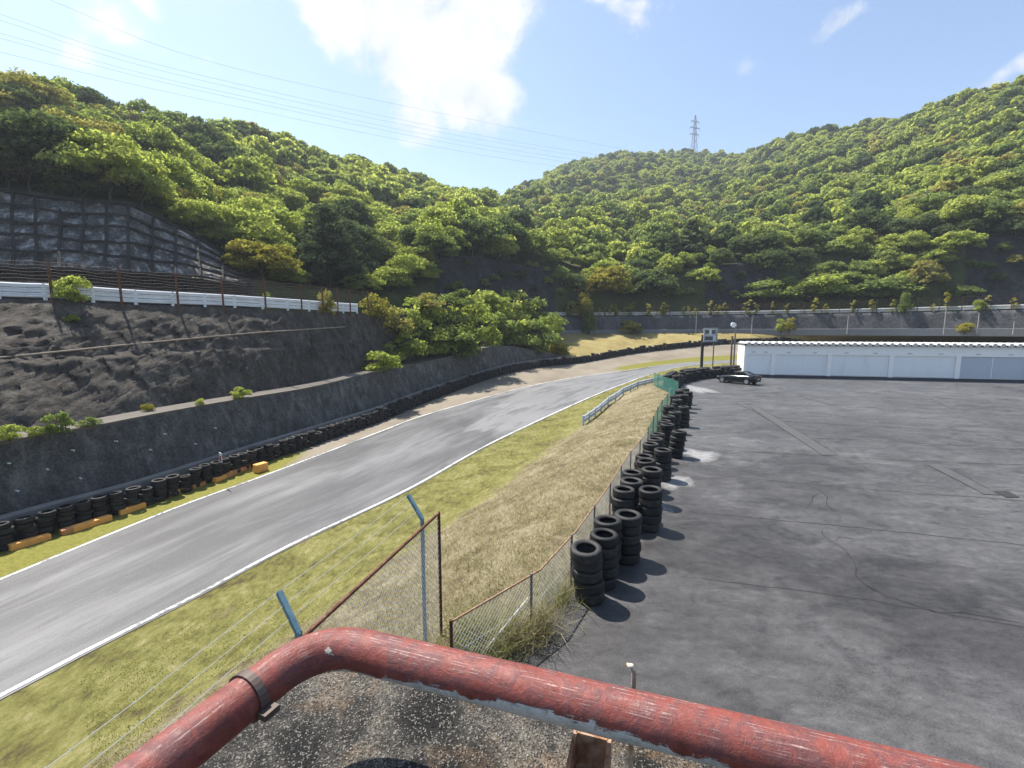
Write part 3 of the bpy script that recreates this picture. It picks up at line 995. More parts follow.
def broad_clumps(seed, h=7.5, r=3.6, n=24):
    rg = random.Random(seed)
    C_, Rr = [], []
    for i in range(n):
        f = (i + .5) / n
        phi = i * 2.39996 + rg.uniform(-.4, .4)
        zz = 1 - 1.25 * f                      # from top down a bit past the equator
        k = math.sqrt(max(0, 1 - zz * zz)) * rg.uniform(.65, 1.22)
        C_.append((r * .74 * k * math.cos(phi), r * .74 * k * math.sin(phi), h * .58 + zz * h * .3 * rg.uniform(.8, 1.15)))
        Rr.append(r * rg.uniform(.2, .42))
    return C_, Rr

def conifer_clumps(seed, h=9, r=2.9, n=40):
    rg = random.Random(seed)
    C_, Rr = [], []
    for i in range(n):
        t = (i + .5) / n
        z = h * (.1 + .88 * t)
        k = r * (1 - t) ** .6 * rg.uniform(.5, .95)
        phi = i * 2.39996 + rg.uniform(-.5, .5)
        C_.append((k * math.cos(phi), k * math.sin(phi), z)); Rr.append(max(.3, r * (.5 - .33 * t) * rg.uniform(.8, 1.2)))
    return C_, Rr

def trunk_mesh(seed, h, r, mat):
    rg = random.Random(seed)
    m_ = MB()
    top = Vector((rg.uniform(-.3, .3), rg.uniform(-.3, .3), h))
    m_.tube([Vector((0, 0, -.6)), Vector((rg.uniform(-.1, .1), rg.uniform(-.1, .1), h * .5)), top], r, 7, r2=r * .35)
    for k in range(5):
        a = k * 1.257 + rg.uniform(-.3, .3)
        z = h * rg.uniform(.45, .75)
        p = Vector((0, 0, z))
        m_.tube([p, p + Vector((math.cos(a), math.sin(a), .8)) * h * .17, p + Vector((math.cos(a) * .9, math.sin(a) * .9, 1.2)) * h * .27], r * .4, 5, r2=r * .12)
    return m_.mesh('trunk', mat, True)

KINDS = {
 'bright': ('leaf_bright', 'yellow-green', 'broadleaf tree'),
 'mid': ('leaf_mid', 'mid green', 'broadleaf tree'),
 'dark': ('leaf_dark', 'dark green', 'evergreen tree'),
 'olive': ('leaf_olive', 'olive brown', 'broadleaf tree'),
 'conifer': ('leaf_conifer', 'dark narrow', 'conifer tree'),
 'yellow': ('leaf_yellow', 'golden yellow', 'broadleaf tree'),
 'dead': ('dead', 'bare brown', 'leafless tree'),
}
PROTO = {}
for kd in KINDS:
    PROTO[kd] = []
    for v in range(3):
        sd = hash_ = sum(map(ord, kd)) * 10 + v
        if kd == 'conifer':
            C_, Rr = conifer_clumps(sd)
        elif kd == 'dead':
            C_, Rr = broad_clumps(sd, 6.5, 2.4, 14)
        else:
            C_, Rr = broad_clumps(sd, 7.5 * R.uniform(.9, 1.1), 3.5 * R.uniform(.92, 1.1), 26 + 5 * v)
        lods = []
        for per, size in ((210, .235), (88, .37), (21, .8)):
            if kd == 'dead': per, size = per // 2, size * .45
            Q, T = leaf_cloud(C_, Rr, per, size, sd, .75 if kd != 'conifer' else .9)
            lods.append((Q, T))
        mm = M[KINDS[kd][0]]
        PROTO[kd].append(dict(raw=lods, mesh=[quads_mesh('crown', *lods[0], mm), quads_mesh('crown', *lods[1], mm)],
                              trunk=trunk_mesh(sd, 5.5 if kd != 'conifer' else 7.5, .17, M['bark'])))

# candidate positions over the hills
cand = []
cell = {}
def far_enough(p, s):
    i, j = int(p.x // 4), int(p.y // 4)
    w = int(s // 4) + 1
    for a in range(i - w, i + w + 1):
        for b in range(j - w, j + w + 1):
            for q in cell.get((a, b), ()):
                if (q.x - p.x) ** 2 + (q.y - p.y) ** 2 < s * s:
                    return False
    cell.setdefault((i, j), []).append(p)
    return True

def add_tree(px, u, kind=None, s=1.0, force=False, spacing=3.6):
    p = hill_point(px, u)
    d2 = p.x ** 2 + p.y ** 2
    if force:
        cell.setdefault((int(p.x // 4), int(p.y // 4)), []).append(p)
    elif not far_enough(p, spacing):
        return
    zc = p.y * CP - (p.z - EYE) * SP
    cand.append(dict(p=p, px=px, u=u, kind=kind, s=s, zc=zc))

# a few trees the photo shows clearly
for px, u, kd, s in [(605, .01, 'yellow', 1.4), (651, .01, 'dark', 1.45), (628, .05, 'mid', 1.2), (575, .05, 'dark', 1.3), (590, .08, 'bright', 1.2), (640, .1, 'dark', 1.2), (672, .16, 'conifer', 1.3), (690, .18, 'conifer', 1.3),
                     (310, .05, 'conifer', 1.01), (330, .04, 'conifer', 1.06), (348, .06, 'conifer', 1.06), (366, .05, 'conifer', 0.97), (322, .12, 'conifer', 1.14), (350, .12, 'conifer', 1.10), (338, .09, 'conifer', 1.06), (376, .10, 'conifer', 0.88), (298, .1, 'conifer', 0.97),
                     (408, .04, 'bright', .8), (425, .06, 'bright', .8), (400, .10, 'olive', .7), (418, .12, 'bright', .9),
                     (250, .16, 'bright', 1.1), (265, .08, 'bright', 1.0), (225, .17, 'bright', 1.15), (200, .18, 'bright', 1.2), (178, .22, 'yellow', 1.1), (150, .2, 'bright', 1.2), (240, .26, 'bright', 1.1),
                     (20, .22, 'olive', 1.25), (60, .25, 'olive', 1.2), (40, .38, 'olive', 1.2), (90, .22, 'olive', 1.1), (10, .17, 'dark', 1.1), (30, .16, 'dark', 1.0), (55, .17, 'dark', 1.0), (80, .17, 'dark', 1.0), (110, .19, 'dark', 1.1), (-20, .18, 'dark', 1.0), (0, .27, 'olive', 1.1), (35, .28, 'olive', 1.1), (75, .3, 'olive', 1.1), (128, .2, 'mid', 1.1), (120, .3, 'olive', 1.2), (10, .5, 'bright', 1.1),
                     (735, .22, 'dead', 1.1), (752, .2, 'dead', 1.0), (770, .08, 'dark', 1.0)]:
    add_tree(px, u, kd, s, True)
tries = 0
TR = random.Random(3)
while tries < 80000:
    tries += 1
    px = TR.uniform(-140, 1150)
    u = TR.uniform(.0, 1.04) ** .85
    if u < .15:
        if not is_tree_foot(px): continue
    k = hill_knots(px)
    add_tree(px, u, spacing=2.75 + min(1.5, k[-1][0] / 320) + (0 if u > .3 else .2 if u > .22 else -.7))
for _ in range(900):
    px, u = TR.uniform(640, 1150), TR.uniform(.015, .15)
    if is_tree_foot(px) or TR.random() > (.5 if px > 930 else .22): continue
    if nz((px * .02, u * 9, 4), 1.0, 3) < .05: continue
    add_tree(px, u, TR.choice(['dark', 'mid', 'olive', 'mid']), TR.uniform(.28, .5), spacing=1.6)
for _ in range(300):
    px, u = TR.uniform(438, 566), TR.uniform(.02, .15)
    if TR.random() > .2: continue
    add_tree(px, u, TR.choice(['dark', 'mid', 'olive', 'bright']), TR.uniform(.2, .35), spacing=1.8)
cand.sort(key=lambda c: c['zc'])
def pick_kind(c):
    p, px, u = c['p'], c['px'], c['u']
    n = nz((p.x, p.y, 0), .035, 3)
    r = TR.random()
    if px < 150 and u < .75:
        w = dict(olive=.62, mid=.15, dark=.08, bright=.15)
    elif px < 290 and u < .45:
        w = dict(bright=.7, yellow=.12, mid=.1, olive=.08)
    elif px < 290:
        w = dict(mid=.42, dark=.2, bright=.26, olive=.1, dead=.02)
    elif px > 800 and u < .3:
        w = dict(mid=.35, dark=.45, bright=.15, olive=.05)
    elif 440 < px < 700 and u < .3:
        w = dict(dark=.32, mid=.43, bright=.22, conifer=.03)
    else:
        w = dict(bright=.38, mid=.38, dark=.13, olive=.08, dead=.03)
    if n > .1: w['bright'] = w.get('bright', 0) + .5
    if n < -.25: w['dark'] = w.get('dark', 0) + .25
    tot = sum(w.values()); r *= tot
    for k_, v in w.items():
        r -= v
        if r <= 0: return k_
    return 'mid'
for c in cand:
    if c['kind'] is None: c['kind'] = pick_kind(c)
    if c['s'] > .55: c['s'] *= TR.uniform(.55, 1.12) if TR.random() < .88 else TR.uniform(1.1, 1.35) * (1.0 if c['u'] < .85 else .82)
    c['rz'] = TR.uniform(0, 6.28); c['v'] = TR.randrange(3)
    c['sz'] = TR.uniform(.8, 1.25) if c['kind'] != 'conifer' else TR.uniform(.72, .88)
vis = [c for c in cand if -60 < c['px'] < 1084]
NEAR_N = 296
near_ids = set(id(c) for c in vis[:NEAR_N])
def hillside(px):
    return 'left hillside' if px < 505 else ('middle hillside' if px < 745 else 'right hillside')
def height_word(u):
    return 'at the foot of' if u < .17 else ('low on' if u < .35 else ('halfway up' if u < .7 else 'near the ridge of'))
size_word = lambda s: 'small' if s < .85 else ('tall' if s > 1.12 else 'full')
BESIDE = [(0, 'above the grid wall left end'), (75, 'above the blotchy grid wall'), (150, 'above the grid wall falling end'), (215, 'past the grid wall'),
          (275, 'behind the rusty fence posts'), (330, 'behind the wire fence end'), (385, 'past the last fence post'), (430, 'beside the left dark cliff'),
          (500, 'above the left dark cliff'), (555, 'in the valley'), (605, 'above the track bend'), (650, 'below the pylon'), (715, 'behind the signal board'),
          (790, 'behind the garage left half'), (860, 'behind the garage middle'), (930, 'above the right dark cliff'), (1024, 'at the hill right end'), (1100, 'past the garage row')]
def beside(px):
    return min(BESIDE, key=lambda b: abs(b[0] - px))[1]
def sink(c):
    return .3 if c['kind'] == 'conifer' else (2.2 if c['u'] < .03 else 2.6 if c['u'] < .16 or (c['px'] < 300 and c['u'] < .45) else 1.5) * c['s']
for c in vis[:NEAR_N]:
    pr = PROTO[c['kind']][c['v']]
    _, cw_, tw = KINDS[c['kind']]
    o = empty('tree' if c['kind'] != 'conifer' else 'conifer_tree', c['p'] + Vector((0, 0, -sink(c))), c['rz'],
              f"{cw_} {tw.replace(' tree','')} {height_word(c['u'])} the {hillside(c['px']).split()[0]} hill, {beside(c['px'])}", 'tree',
              'trees on the wooded hillsides')
    o.scale = (c['s'], c['s'], c['s'] * c['sz'])
    link(pr['mesh'][0 if c['zc'] < 75 else 1], 'crown', o)
    link(pr['trunk'], 'trunk', o)
# everything farther: one mass of forest
keys = list(KINDS)
Qs, Ts, Is = [], [], []
for c in cand:
    if id(c) in near_ids: continue
    lod = 1 if c['zc'] < 110 and -60 < c['px'] < 1084 else 2
    Q, T = PROTO[c['kind']][c['v']]['raw'][lod]
    cs, sn = math.cos(c['rz']), math.sin(c['rz'])
    m3 = np.array([[cs, -sn, 0], [sn, cs, 0], [0, 0, c['sz']]]) * c['s']
    ctr = Q.mean(axis=1, keepdims=True)
    q = Q @ m3.T + np.array([c['p'].x, c['p'].y, c['p'].z - sink(c)])
    Qs.append(q); Ts.append(np.clip(T * .7 + TR.uniform(-.1, .35), 0, 1)); Is.append(np.full(len(Q), keys.index(c['kind'])))
fo = link(quads_mesh('forest', np.concatenate(Qs), np.concatenate(Ts), [M[KINDS[k][0]] for k in keys], np.concatenate(Is)), 'forest')
tag(fo, 'dense mixed green forest covering the higher and farther slopes', 'forest', kind='stuff')
print('trees', len(cand), 'near', len(near_ids), 'farthest near', vis[NEAR_N - 1]['zc'], 'forest quads', sum(map(len, Qs)))

# ------------------------------------------------------------------ bushes
BUSH = {}
for kd in ('bright', 'mid', 'yellow', 'olive'):
    BUSH[kd] = []
    for v in range(3):
        rg = random.Random(v * 7 + len(kd))
        C_, Rr = [], []
        for i in range(26):
            a, k = rg.uniform(0, 6.28), rg.uniform(0, 1) ** .5
            C_.append((k * .78 * math.cos(a), k * .78 * math.sin(a), rg.uniform(.05, 1.35) * (1.15 - .6 * k))); Rr.append(rg.uniform(.14, .5))
        Q, T = leaf_cloud(C_, Rr, 75, .11, 50 + v, .95)
        st = MB()
        for k in range(6):
            a = k * 1.05 + rg.uniform(-.3, .3)
            st.tube([(0, 0, -.25), (math.cos(a) * .22, math.sin(a) * .22, .55), (math.cos(a) * .45, math.sin(a) * .45, 1.15)], .022, 5, r2=.006)
        BUSH[kd].append((quads_mesh('foliage', Q, T, M[KINDS[kd][0]]), st.mesh('stem', M['bark'])))
def bush(p, w, h, kd, label, group='bushes on the slope above the dark wall'):
    o = empty('bush', p, R.uniform(0, 6.28), label, 'bush', group)
    o.scale = (w / 2, w / 2, h / 1.35)
    fm, sm = BUSH[kd][R.randrange(3)]
    link(fm, 'foliage', o); link(sm, 'stem', o)
    return o
# px, py of the base, width and height in pixels, kind, label
for px, py, w, h, kd, lb in [
    (383, 371, 42, 26, 'bright', 'low yellow-green bush at the top edge of the dark wall, leftmost of the bank'),
    (403, 362, 46, 34, 'bright', 'round bright bush just right of the lowest one at the wall top'),
    (428, 355, 56, 42, 'bright', 'wide leafy bush spilling over the dark wall top'),
    (455, 356, 52, 34, 'mid', 'mid green bush hanging over the wall where it starts to curve'),
    (478, 350, 50, 40, 'bright', 'bright bush above the curving part of the dark wall'),
    (500, 345, 44, 36, 'mid', 'green bush at the highest point of the curving wall'),
    (520, 346, 40, 34, 'bright', 'light bush above the falling end of the dark wall'),
    (540, 352, 36, 34, 'mid', 'green bush over the low end of the dark wall'),
    (556, 357, 24, 24, 'yellow', 'small yellowish bush at the very end of the dark wall'),
    (396, 336, 40, 34, 'olive', 'thin olive bush beside the end of the rusty fence'),
    (418, 330, 44, 36, 'bright', 'loose light bush behind the wide leafy one'),
    (445, 328, 50, 36, 'mid', 'mid green bush in the middle of the bank'),
    (470, 326, 46, 34, 'bright', 'light green bush below the left dark cliff'),
    (492, 322, 50, 40, 'bright', 'tall pale bush rising before the left dark cliff'),
    (515, 326, 44, 40, 'bright', 'tall pale bush right of the cliff bush'),
    (535, 330, 40, 34, 'mid', 'green bush near the far dry field'),
    (552, 334, 30, 26, 'bright', 'small pale bush beside the far dry field'),
    (376, 318, 30, 30, 'yellow', 'yellow twiggy bush at the last rusty fence post'),
    (430, 312, 36, 22, 'olive', 'flat olive bush at the edge of the upper road'),
    (460, 308, 34, 20, 'mid', 'low green bush at the upper road below the cliff'),
    (72, 302, 34, 34, 'bright', 'pale yellow-green bush growing through the white guardrail'),
    (268, 309, 16, 18, 'mid', 'small bush beside a rusty post at the white guardrail'),
    (328, 316, 18, 30, 'olive', 'upright olive weed at the end of the white guardrail'),
]:
    p = on_slope(px, py)
    if p is None:
        p = dep(px, py, float(np.interp(px, [0, 350, 420, 480, 560], [26, 44, 55, 64, 76])))
    zc = p.y * CP - (p.z - EYE) * SP
    bush(p, w * zc / FOC * 1.02, h * zc / FOC * .82, kd, lb)
for px, py, w, h, kd, lb in [(60, 432, 26, 20, 'mid', 'leafy green weed on the ledge above the dark wall'), (10, 440, 26, 16, 'bright', 'pale weed clump on the ledge at the left end'),
                             (36, 436, 16, 10, 'bright', 'small weed between the two ledge clumps'), (148, 411, 12, 8, 'yellow', 'yellow weed tuft on the ledge near the rock foot'),
                             (90, 426, 20, 8, 'mid', 'flat weed tuft right of the leafy ledge weed'), (240, 398, 20, 10, 'bright', 'weed tuft on the ledge where the wall is lower'),
                             (200, 405, 10, 7, 'bright', 'tiny weed on the ledge between two tufts'),
                             (72, 322, 14, 7, 'bright', 'small green tuft on the rock face below the white guardrail')]:
    p = on_slope(px, py) or dep(px, py, 20)
    zc = p.y * CP - (p.z - EYE) * SP
    bush(p, w * zc / FOC, h * zc / FOC, kd, lb, 'weeds on the wall ledge')

# ------------------------------------------------------------------ tyres
def tyre_mesh(name, n=28, detail=True):
    prof_ = [(.185, .03), (.2, .012), (.235, 0), (.275, .008), (.298, .03), (.305, .06), (.3, .072), (.305, .08), (.306, .1), (.3, .105), (.306, .112),
             (.305, .13), (.3, .138), (.305, .145), (.298, .175), (.275, .197), (.235, .205), (.2, .193), (.185, .175), (.182, .168), (.225, .15), (.245, .1), (.225, .055), (.182, .037)]
    if not detail:
        prof_ = [(.19, .02), (.235, 0), (.285, .012), (.305, .06), (.305, .145), (.285, .193), (.235, .205), (.19, .185), (.23, .14), (.23, .06)]
    k = len(prof_)
    m_ = MB()
    for j in range(n):
        a = 2 * math.pi * j / n
        for r, z in prof_:
            rr = r
            if detail and r >= .3 and .05 < z < .16:
                rr = r - (.004 if j % 2 else 0)
            m_.v.append((rr * math.cos(a), rr * math.sin(a), z))
    for j in range(n):
        for i in range(k):
            a, b = j * k + i, j * k + (i + 1) % k
            c, d = ((j + 1) % n) * k + (i + 1) % k, ((j + 1) % n) * k + i
            m_.f.append((a, d, c, b))
    return m_
TY = tyre_mesh('tyre', 32).mesh('tyre', M['tyre'], True)
TY2 = tyre_mesh('tyre', 16, False)
TY2v, TY2f = np.array(TY2.v), np.array(TY2.f)
ORD = ['bottom', 'second', 'third', 'fourth', 'top']
tops = [(593, 541), (601, 533), (607, 520), (627, 513), (620, 486), (641, 487), (630, 480.5), (632, 470), (646, 468), (645, 459), (663, 448.5), (638, 455),
        (650, 443), (653, 437.5), (659, 433), (676, 430), (668, 423), (664, 420), (669, 415), (673, 411), (671, 405.5), (683, 406), (675, 395), (683, 394), (684, 388), (677, 399), (684, 391), (671, 390)]
stacks = []
for px, py in tops:
    p = at(px, py, 1.06); p.z = 0
    stacks.append(p)
for it in range(60):                       # tyres cannot overlap, nor stand in the fence
    for i in range(len(stacks)):
        for j in range(i):
            d = stacks[i] - stacks[j]
            if d.length < .63:
                d = (d.normalized() if d.length > 1e-4 else Vector((.1, 1, 0)).normalized()) * (.63 - d.length) / 2
                stacks[i] += d; stacks[j] -= d
    for s in stacks:
        for a, b in zip(Apts, Apts[1:]):
            ab = b - a
            t = (s - a).dot(ab) / ab.length_squared
            if -.2 <= t <= 1.2:
                n = Vector((ab.y, -ab.x, 0)).normalized()
                dd = (s - a).dot(n)
                if -.8 < dd < .42:
                    s += n * (.42 - dd)
stacks.sort(key=lambda s: s.y)
order_word = ['first', 'second', 'third', 'fourth', 'fifth', 'sixth', 'seventh', 'eighth', 'ninth', 'tenth', 'eleventh', 'twelfth', 'thirteenth', 'fourteenth', 'fifteenth',
              'sixteenth', 'seventeenth', 'eighteenth', 'nineteenth', 'twentieth', 'twenty-first', 'twenty-second', 'twenty-third', 'twenty-fourth', 'twenty-fifth', 'twenty-sixth', 'twenty-seventh', 'twenty-eighth']
n_ty = 0
for i, s in enumerate(stacks):
    lean = Vector((R.uniform(-.012, .012), R.uniform(-.012, .012), 0))
    for k in range(5):
        o = link(TY, 'tyre')
        jit = Vector((R.uniform(-.025, .025), R.uniform(-.025, .025), 0))
        sc_ = R.uniform(.9, .98); o.scale = (sc_, sc_, 1.0)
        o.location = s + lean * k * 2 + jit + Vector((0, 0, .004 + .2085 * k))
        o.rotation_euler = (R.uniform(-.01, .01), R.uniform(-.01, .01), R.uniform(0, 6.28))
        if k == 4 and i in (0, 2, 5, 9): o.rotation_euler.x = R.uniform(.03, .1)
        tag(o, f"{ORD[k]} black tyre of the {order_word[i]} stack along the mesh fence, counted from the red pipe", 'tyre', 'tyre stacks beside the yard fence')
        n_ty += 1
# left barrier: stacks five high all along, the nearest ones as single tyres
Ld = sum((b - a).length for a, b in zip(D, D[1:]))
bar = resample(D, int(Ld / .615))
bar = [p + outward(bar, i) * .3 for i, p in enumerate(bar)]
bar = [p for p in bar if p.y > 3]
def zc_of(p): return p.y * CP - (p.z - EYE) * SP
vis_b = [p for p in bar if -25 < px_of(p)[0] < 760 and zc_of(p) > 5]
vis_b.sort(key=zc_of)
n_single = (296 - n_ty) // 5
single = set(id(p) for p in vis_b[:n_single])
Vv, Ff = [], []
nv = 0
for p in bar:
    x = px_of(p)[0]
    hgt = 5 if R.random() < .72 else 4 if R.random() < .6 else 6
    for k in range(hgt):
        q = p + Vector((R.uniform(-.08, .08), R.uniform(-.08, .08), .2 * k))
        if id(p) in single and k < 5:
            o = link(TY, 'tyre'); o.location = q; o.rotation_euler = (R.uniform(-.07, .07), R.uniform(-.07, .07), R.uniform(0, 6.28)); o.scale = (R.uniform(.9, 1.06),) * 2 + (R.uniform(.9, 1.1),)
            lv = ORD[k] if k < 4 else 'topmost'
            tag(o, f"{lv} tyre in the stacked barrier at the foot of the dark left wall", 'tyre', 'tyre barrier below the dark left wall')
            n_ty += 1
        elif id(p) not in single:
            Vv.append(TY2v + np.array(q)); Ff.append(TY2f + nv); nv += len(TY2v)
# the second row behind and the curve of tyres at the far yard corner
for p in resample(JOG[:4] + [Vector((23.0, 48.9, 0))], 24, True):
    for off_ in (Vector((0, 0, 0)), Vector((.66, -.35, 0))):
        for k in range(5 if R.random() < .75 else 4):
            q = p + off_ + Vector((.5, -.4, 0)) + Vector((R.uniform(-.08, .08), R.uniform(-.08, .08), .206 * k))
            Vv.append(TY2v + np.array(q)); Ff.append(TY2f + nv); nv += len(TY2v)
Vv = np.concatenate(Vv); Ff = np.concatenate(Ff)
me = bpy.data.meshes.new('tyre_barrier')
me.from_pydata(Vv.tolist(), [], Ff.tolist())
me.materials.append(M['tyre'])
me.polygons.foreach_set('use_smooth', [True] * len(me.polygons))
tag(link(me, 'tyre_barrier'), 'continuous black barrier of stacked tyres curving along the far bend', 'tyre barrier', kind='stuff')

# orange blocks along the left barrier
blocks = [((8, 552), (49, 539), 'long orange block, leftmost at the foot of the tyre barrier', 'orange'), ((60, 536), (72, 532.5), 'short brown block left of the bent orange one', 'brownplank'),
          ((71, 533), (110, 520), 'long orange block after the short brown one', 'orange'), ((118, 516), (144, 507), 'orange block lying alone at the tyre barrier', 'orange'),
          ((168, 498), (190, 489), 'pale orange block tipped against the barrier, left of the grouped ones', 'orange'), ((191, 490), (205, 484), 'brown block between two orange ones', 'brownplank'),
          ((214, 483), (225, 478), 'short low orange block near the marker board', 'orange'), ((226, 478), (251, 467), 'long brown block beside the tall orange one', 'brownplank')]
for (a, b, lb, mk) in blocks:
    p, q = on_verge(*a), on_verge(*b)
    d = q - p; d.z = 0
    m_ = MB().box((0, 0, .13), (d.length, .3, .26))
    o = m_.build('kerb_block', M[mk])
    bv = o.modifiers.new('edge', 'BEVEL'); bv.width = .025; bv.segments = 2
    o.location = (p + q) / 2 + Vector((-.04, .08, -.03))
    o.rotation_euler = (R.uniform(-.06, .06), R.uniform(-.05, .05), math.atan2(d.y, d.x))
    tag(o, lb, 'kerb block', 'orange blocks at the tyre barrier')
p = on_verge(260, 472)
o = MB().box((0, 0, .25), (.72, .42, .5)).build('kerb_block', M['orange'])
bv = o.modifiers.new('edge', 'BEVEL'); bv.width = .04; bv.segments = 2
o.location = p + Vector((0, .1, 0)); o.rotation_euler = (0, 0, rad(62))
tag(o, 'tall orange cube block at the right end of the block row', 'kerb block', 'orange blocks at the tyre barrier')
# small marker board on the barrier
p = at(221, 463, -2.15)
mk = empty('marker_board', p, rad(-40), 'small white and red marker board standing on the tyre barrier', 'marker board')
MB().box((0, 0, .3), (.34, .03, .5)).build('board', M['signwhite'], mk)
MB().box((.03, -.02, .25), (.2, .014, .3)).build('red_panel', M['redlamp'], mk)
MB().box((0, .03, -.1), (.04, .04, .6)).build('stake', M['rustdark'], mk)

# ------------------------------------------------------------------ yard fence
def chain_link(p, q, z0, z1, sp, r, m_):
    p, q = Vector(p), Vector(q)
    L = (q.xy - p.xy).length
    H = z1 - z0
    d = (q - p) / L; d.z = 0
    def pt(s, z):
        return Vector((p.x + d.x * s, p.y + d.y * s, z0 + z + (q.z - p.z) * s / L))
    k = -H
    while k < L:
        for a, b in (((k, 0), (k + H, H)), ((k, H), (k + H, 0))):
            (s0, h0), (s1, h1) = a, b
            if s0 < 0: h0 += (h1 - h0) * (-s0) / (s1 - s0); s0 = 0
            if s1 > L: h1 = h0 + (h1 - h0) * (L - s0) / (s1 - s0); s1 = L
            if s1 - s0 > .02:
                m_.tube([pt(s0, h0), pt(s1, h1)], r, 3, False)
        k += sp
FN = 5
yf = empty('mesh_fence', Apts[0], 0, 'low rusty wire mesh fence running along the yard edge behind the tyres', 'fence')
offv = yf.location
ms = MB()
grey_end = 5
for a, b in zip(Apts[:grey_end + 1], Apts[1:grey_end + 1]):
    chain_link(a, b, .03, .98, .09, .003, ms)
ms.v = [(x - offv.x, y - offv.y, z - offv.z) for x, y, z in ms.v]
ms.build('wire_mesh', M['galv'], yf)
tr_ = [p + Vector((0, 0, 1.0)) - offv for p in Apts]
MB().tube(tr_[:grey_end + 1], .016, 6).build('top_rail', M['rust_pale'], yf)
for zz in (.05, .5):
    MB().tube([p + Vector((0, 0, zz)) - offv for p in Apts[:grey_end + 1]], .004, 4).build('tension_wire', M['galv'], yf)
fp = resample([p - offv for p in Apts[:grey_end + 1]], 9, False)
for i, p in enumerate(fp):
    MB().tube([p + Vector((0, 0, -.35)), p + Vector((0, 0, 1.03))], .024, 8).build('post', M['rustdark'] if i in (0,) else M['galvdull'], yf)
MB().tube([fp[1] + Vector((-.9, -.9, .1)), fp[1] + Vector((-.05, 0, .6))], .012, 5).build('brace', M['galv'], yf)
gf = empty('net_fence', Apts[grey_end], 0, 'green netting fence along the far part of the yard edge', 'fence')
gpts = [p - gf.location for p in Apts[grey_end:]] + [JOG[0] + Vector((-.3, -.6, 0)) - gf.location, JOG[0] + Vector((-.1, 1.2, 0)) - gf.location]
gp2 = resample(gpts, 40, False)
rows = [[p + Vector((0, 0, z + .03 * math.sin(i * 1.3))) for z in (0, .35, .7, 1.1)] for i, p in enumerate(gp2)]
grid_mesh('netting', rows, M['net'], parent=gf)
for p in gp2[::4]:
    MB().tube([p + Vector((0, 0, -.3)), p + Vector((0, 0, 1.16))], .025, 6).build('post', M['galvdull'], gf)

# taller chain link panel with barbed wire arms beside the platform
E0, E1 = Vector((-2.75, 1.5, 0)), Vector((-1.19, 7.24, 0))
pf = empty('chain_link_fence', E1, 0, 'taller chain link fence with rusty top rail and blue bent arms', 'fence')
ov = pf.location
ms = MB()
Em = Vector((-1.97, 4.43, 0))
for a, b in ((E0, Em), (Em, E1)):
    chain_link(a - ov, b - ov, -.25, 1.98, .085, .0024, ms)
ms.build('wire_mesh', M['galv'], pf)
MB().tube([E0 - ov + Vector((0, 0, 2)), Em - ov + Vector((0, 0, 2)), E1 - ov + Vector((0, 0, 2))], .024, 8).build('top_rail', M['rust'], pf)
MB().tube([Vector((0, 0, -.9)), Vector((0, 0, 2.02))], .026, 8).build('end_post', M['rustdark'], pf)
for (b, t_) in ((Vector((-1.38, 6.84, 2.08)), Vector((-1.62, 6.98, 2.4))), (Vector((-2.06, 4.16, 2.08)), Vector((-2.31, 4.32, 2.4))), (Vector((-2.76, 1.48, 2.08)), Vector((-3.0, 1.62, 2.4)))):
    base = Vector((b.x, b.y, -.9))
    m_ = MB()
    m_.bar(base - ov, b - ov, .05, .05)
    m_.bar(b - ov + Vector((0, 0, -.01)), t_ - ov, .05, .05)
    m_.build('arm_post', M['bluegrey'], pf)
TIP0, TIP1 = Vector((-3.0, 1.62, 2.4)), Vector((-1.62, 6.98, 2.4))
for k in range(3):
    f = k / 3
    sh = Vector((.24, -.14, -.32)) * f
    pts = [TIP0 + sh - ov, Vector((-2.31, 4.32, 2.4)) + sh - ov, TIP1 + sh - ov]
    pts = [pts[0], pts[0].lerp(pts[1], .5) + Vector((0, 0, -.02)), pts[1], pts[1].lerp(pts[2], .5) + Vector((0, 0, -.02)), pts[2]]
    m_ = MB().tube(pts, .0035, 4)
    for a, b in zip(pts, pts[1:]):
        n = int((b - a).length / .12)
        for j in range(n):
            q = a.lerp(b, j / n)
            m_.tube([q + Vector((-.012, 0, -.012)), q + Vector((.012, .004, .012))], .002, 3, False)
            m_.tube([q + Vector((.012, 0, -.012)), q + Vector((-.012, -.004, .012))], .002, 3, False)
    m_.build('barbed_wire', M['galv'], pf)

# ------------------------------------------------------------------ white guardrail, rusty wire fence on the left
def guardrail(name, pts, zs_, h, label, mat, post_gap, rail_h=.16, back=.0):
    o = empty(name, pts[0], 0, label, 'guardrail')
    b = o.location
    for z in zs_:
        m_ = MB()
        n = len(pts)
        rows_ = []
        for i, p in enumerate(pts):
            d = pts[min(i + 1, n - 1)] - pts[max(0, i - 1)]; d.z = 0; d.normalize()
            nn = Vector((d.y, -d.x, 0))
            c = p - b + Vector((0, 0, z))
            hh = rail_h / 2
            rows_.append([c + nn * .03 + Vector((0, 0, -hh)), c + nn * .09 + Vector((0, 0, -hh * .5)), c + nn * .05, c + nn * .09 + Vector((0, 0, hh * .5)), c + nn * .03 + Vector((0, 0, hh)),
                          c + Vector((0, 0, hh)), c + Vector((0, 0, -hh)), c + nn * .03 + Vector((0, 0, -hh))])
        grid_mesh('rail', rows_, mat, parent=o, smooth=False)
    L = sum((q - p).length for p, q in zip(pts, pts[1:]))
    for p in resample(pts, max(2, int(L / post_gap)), False):
        q = p - b
        MB().box((q.x, q.y, q.z + h / 2 - .2), (.13, .13, h + .4)).build('post', mat, o)
    return o
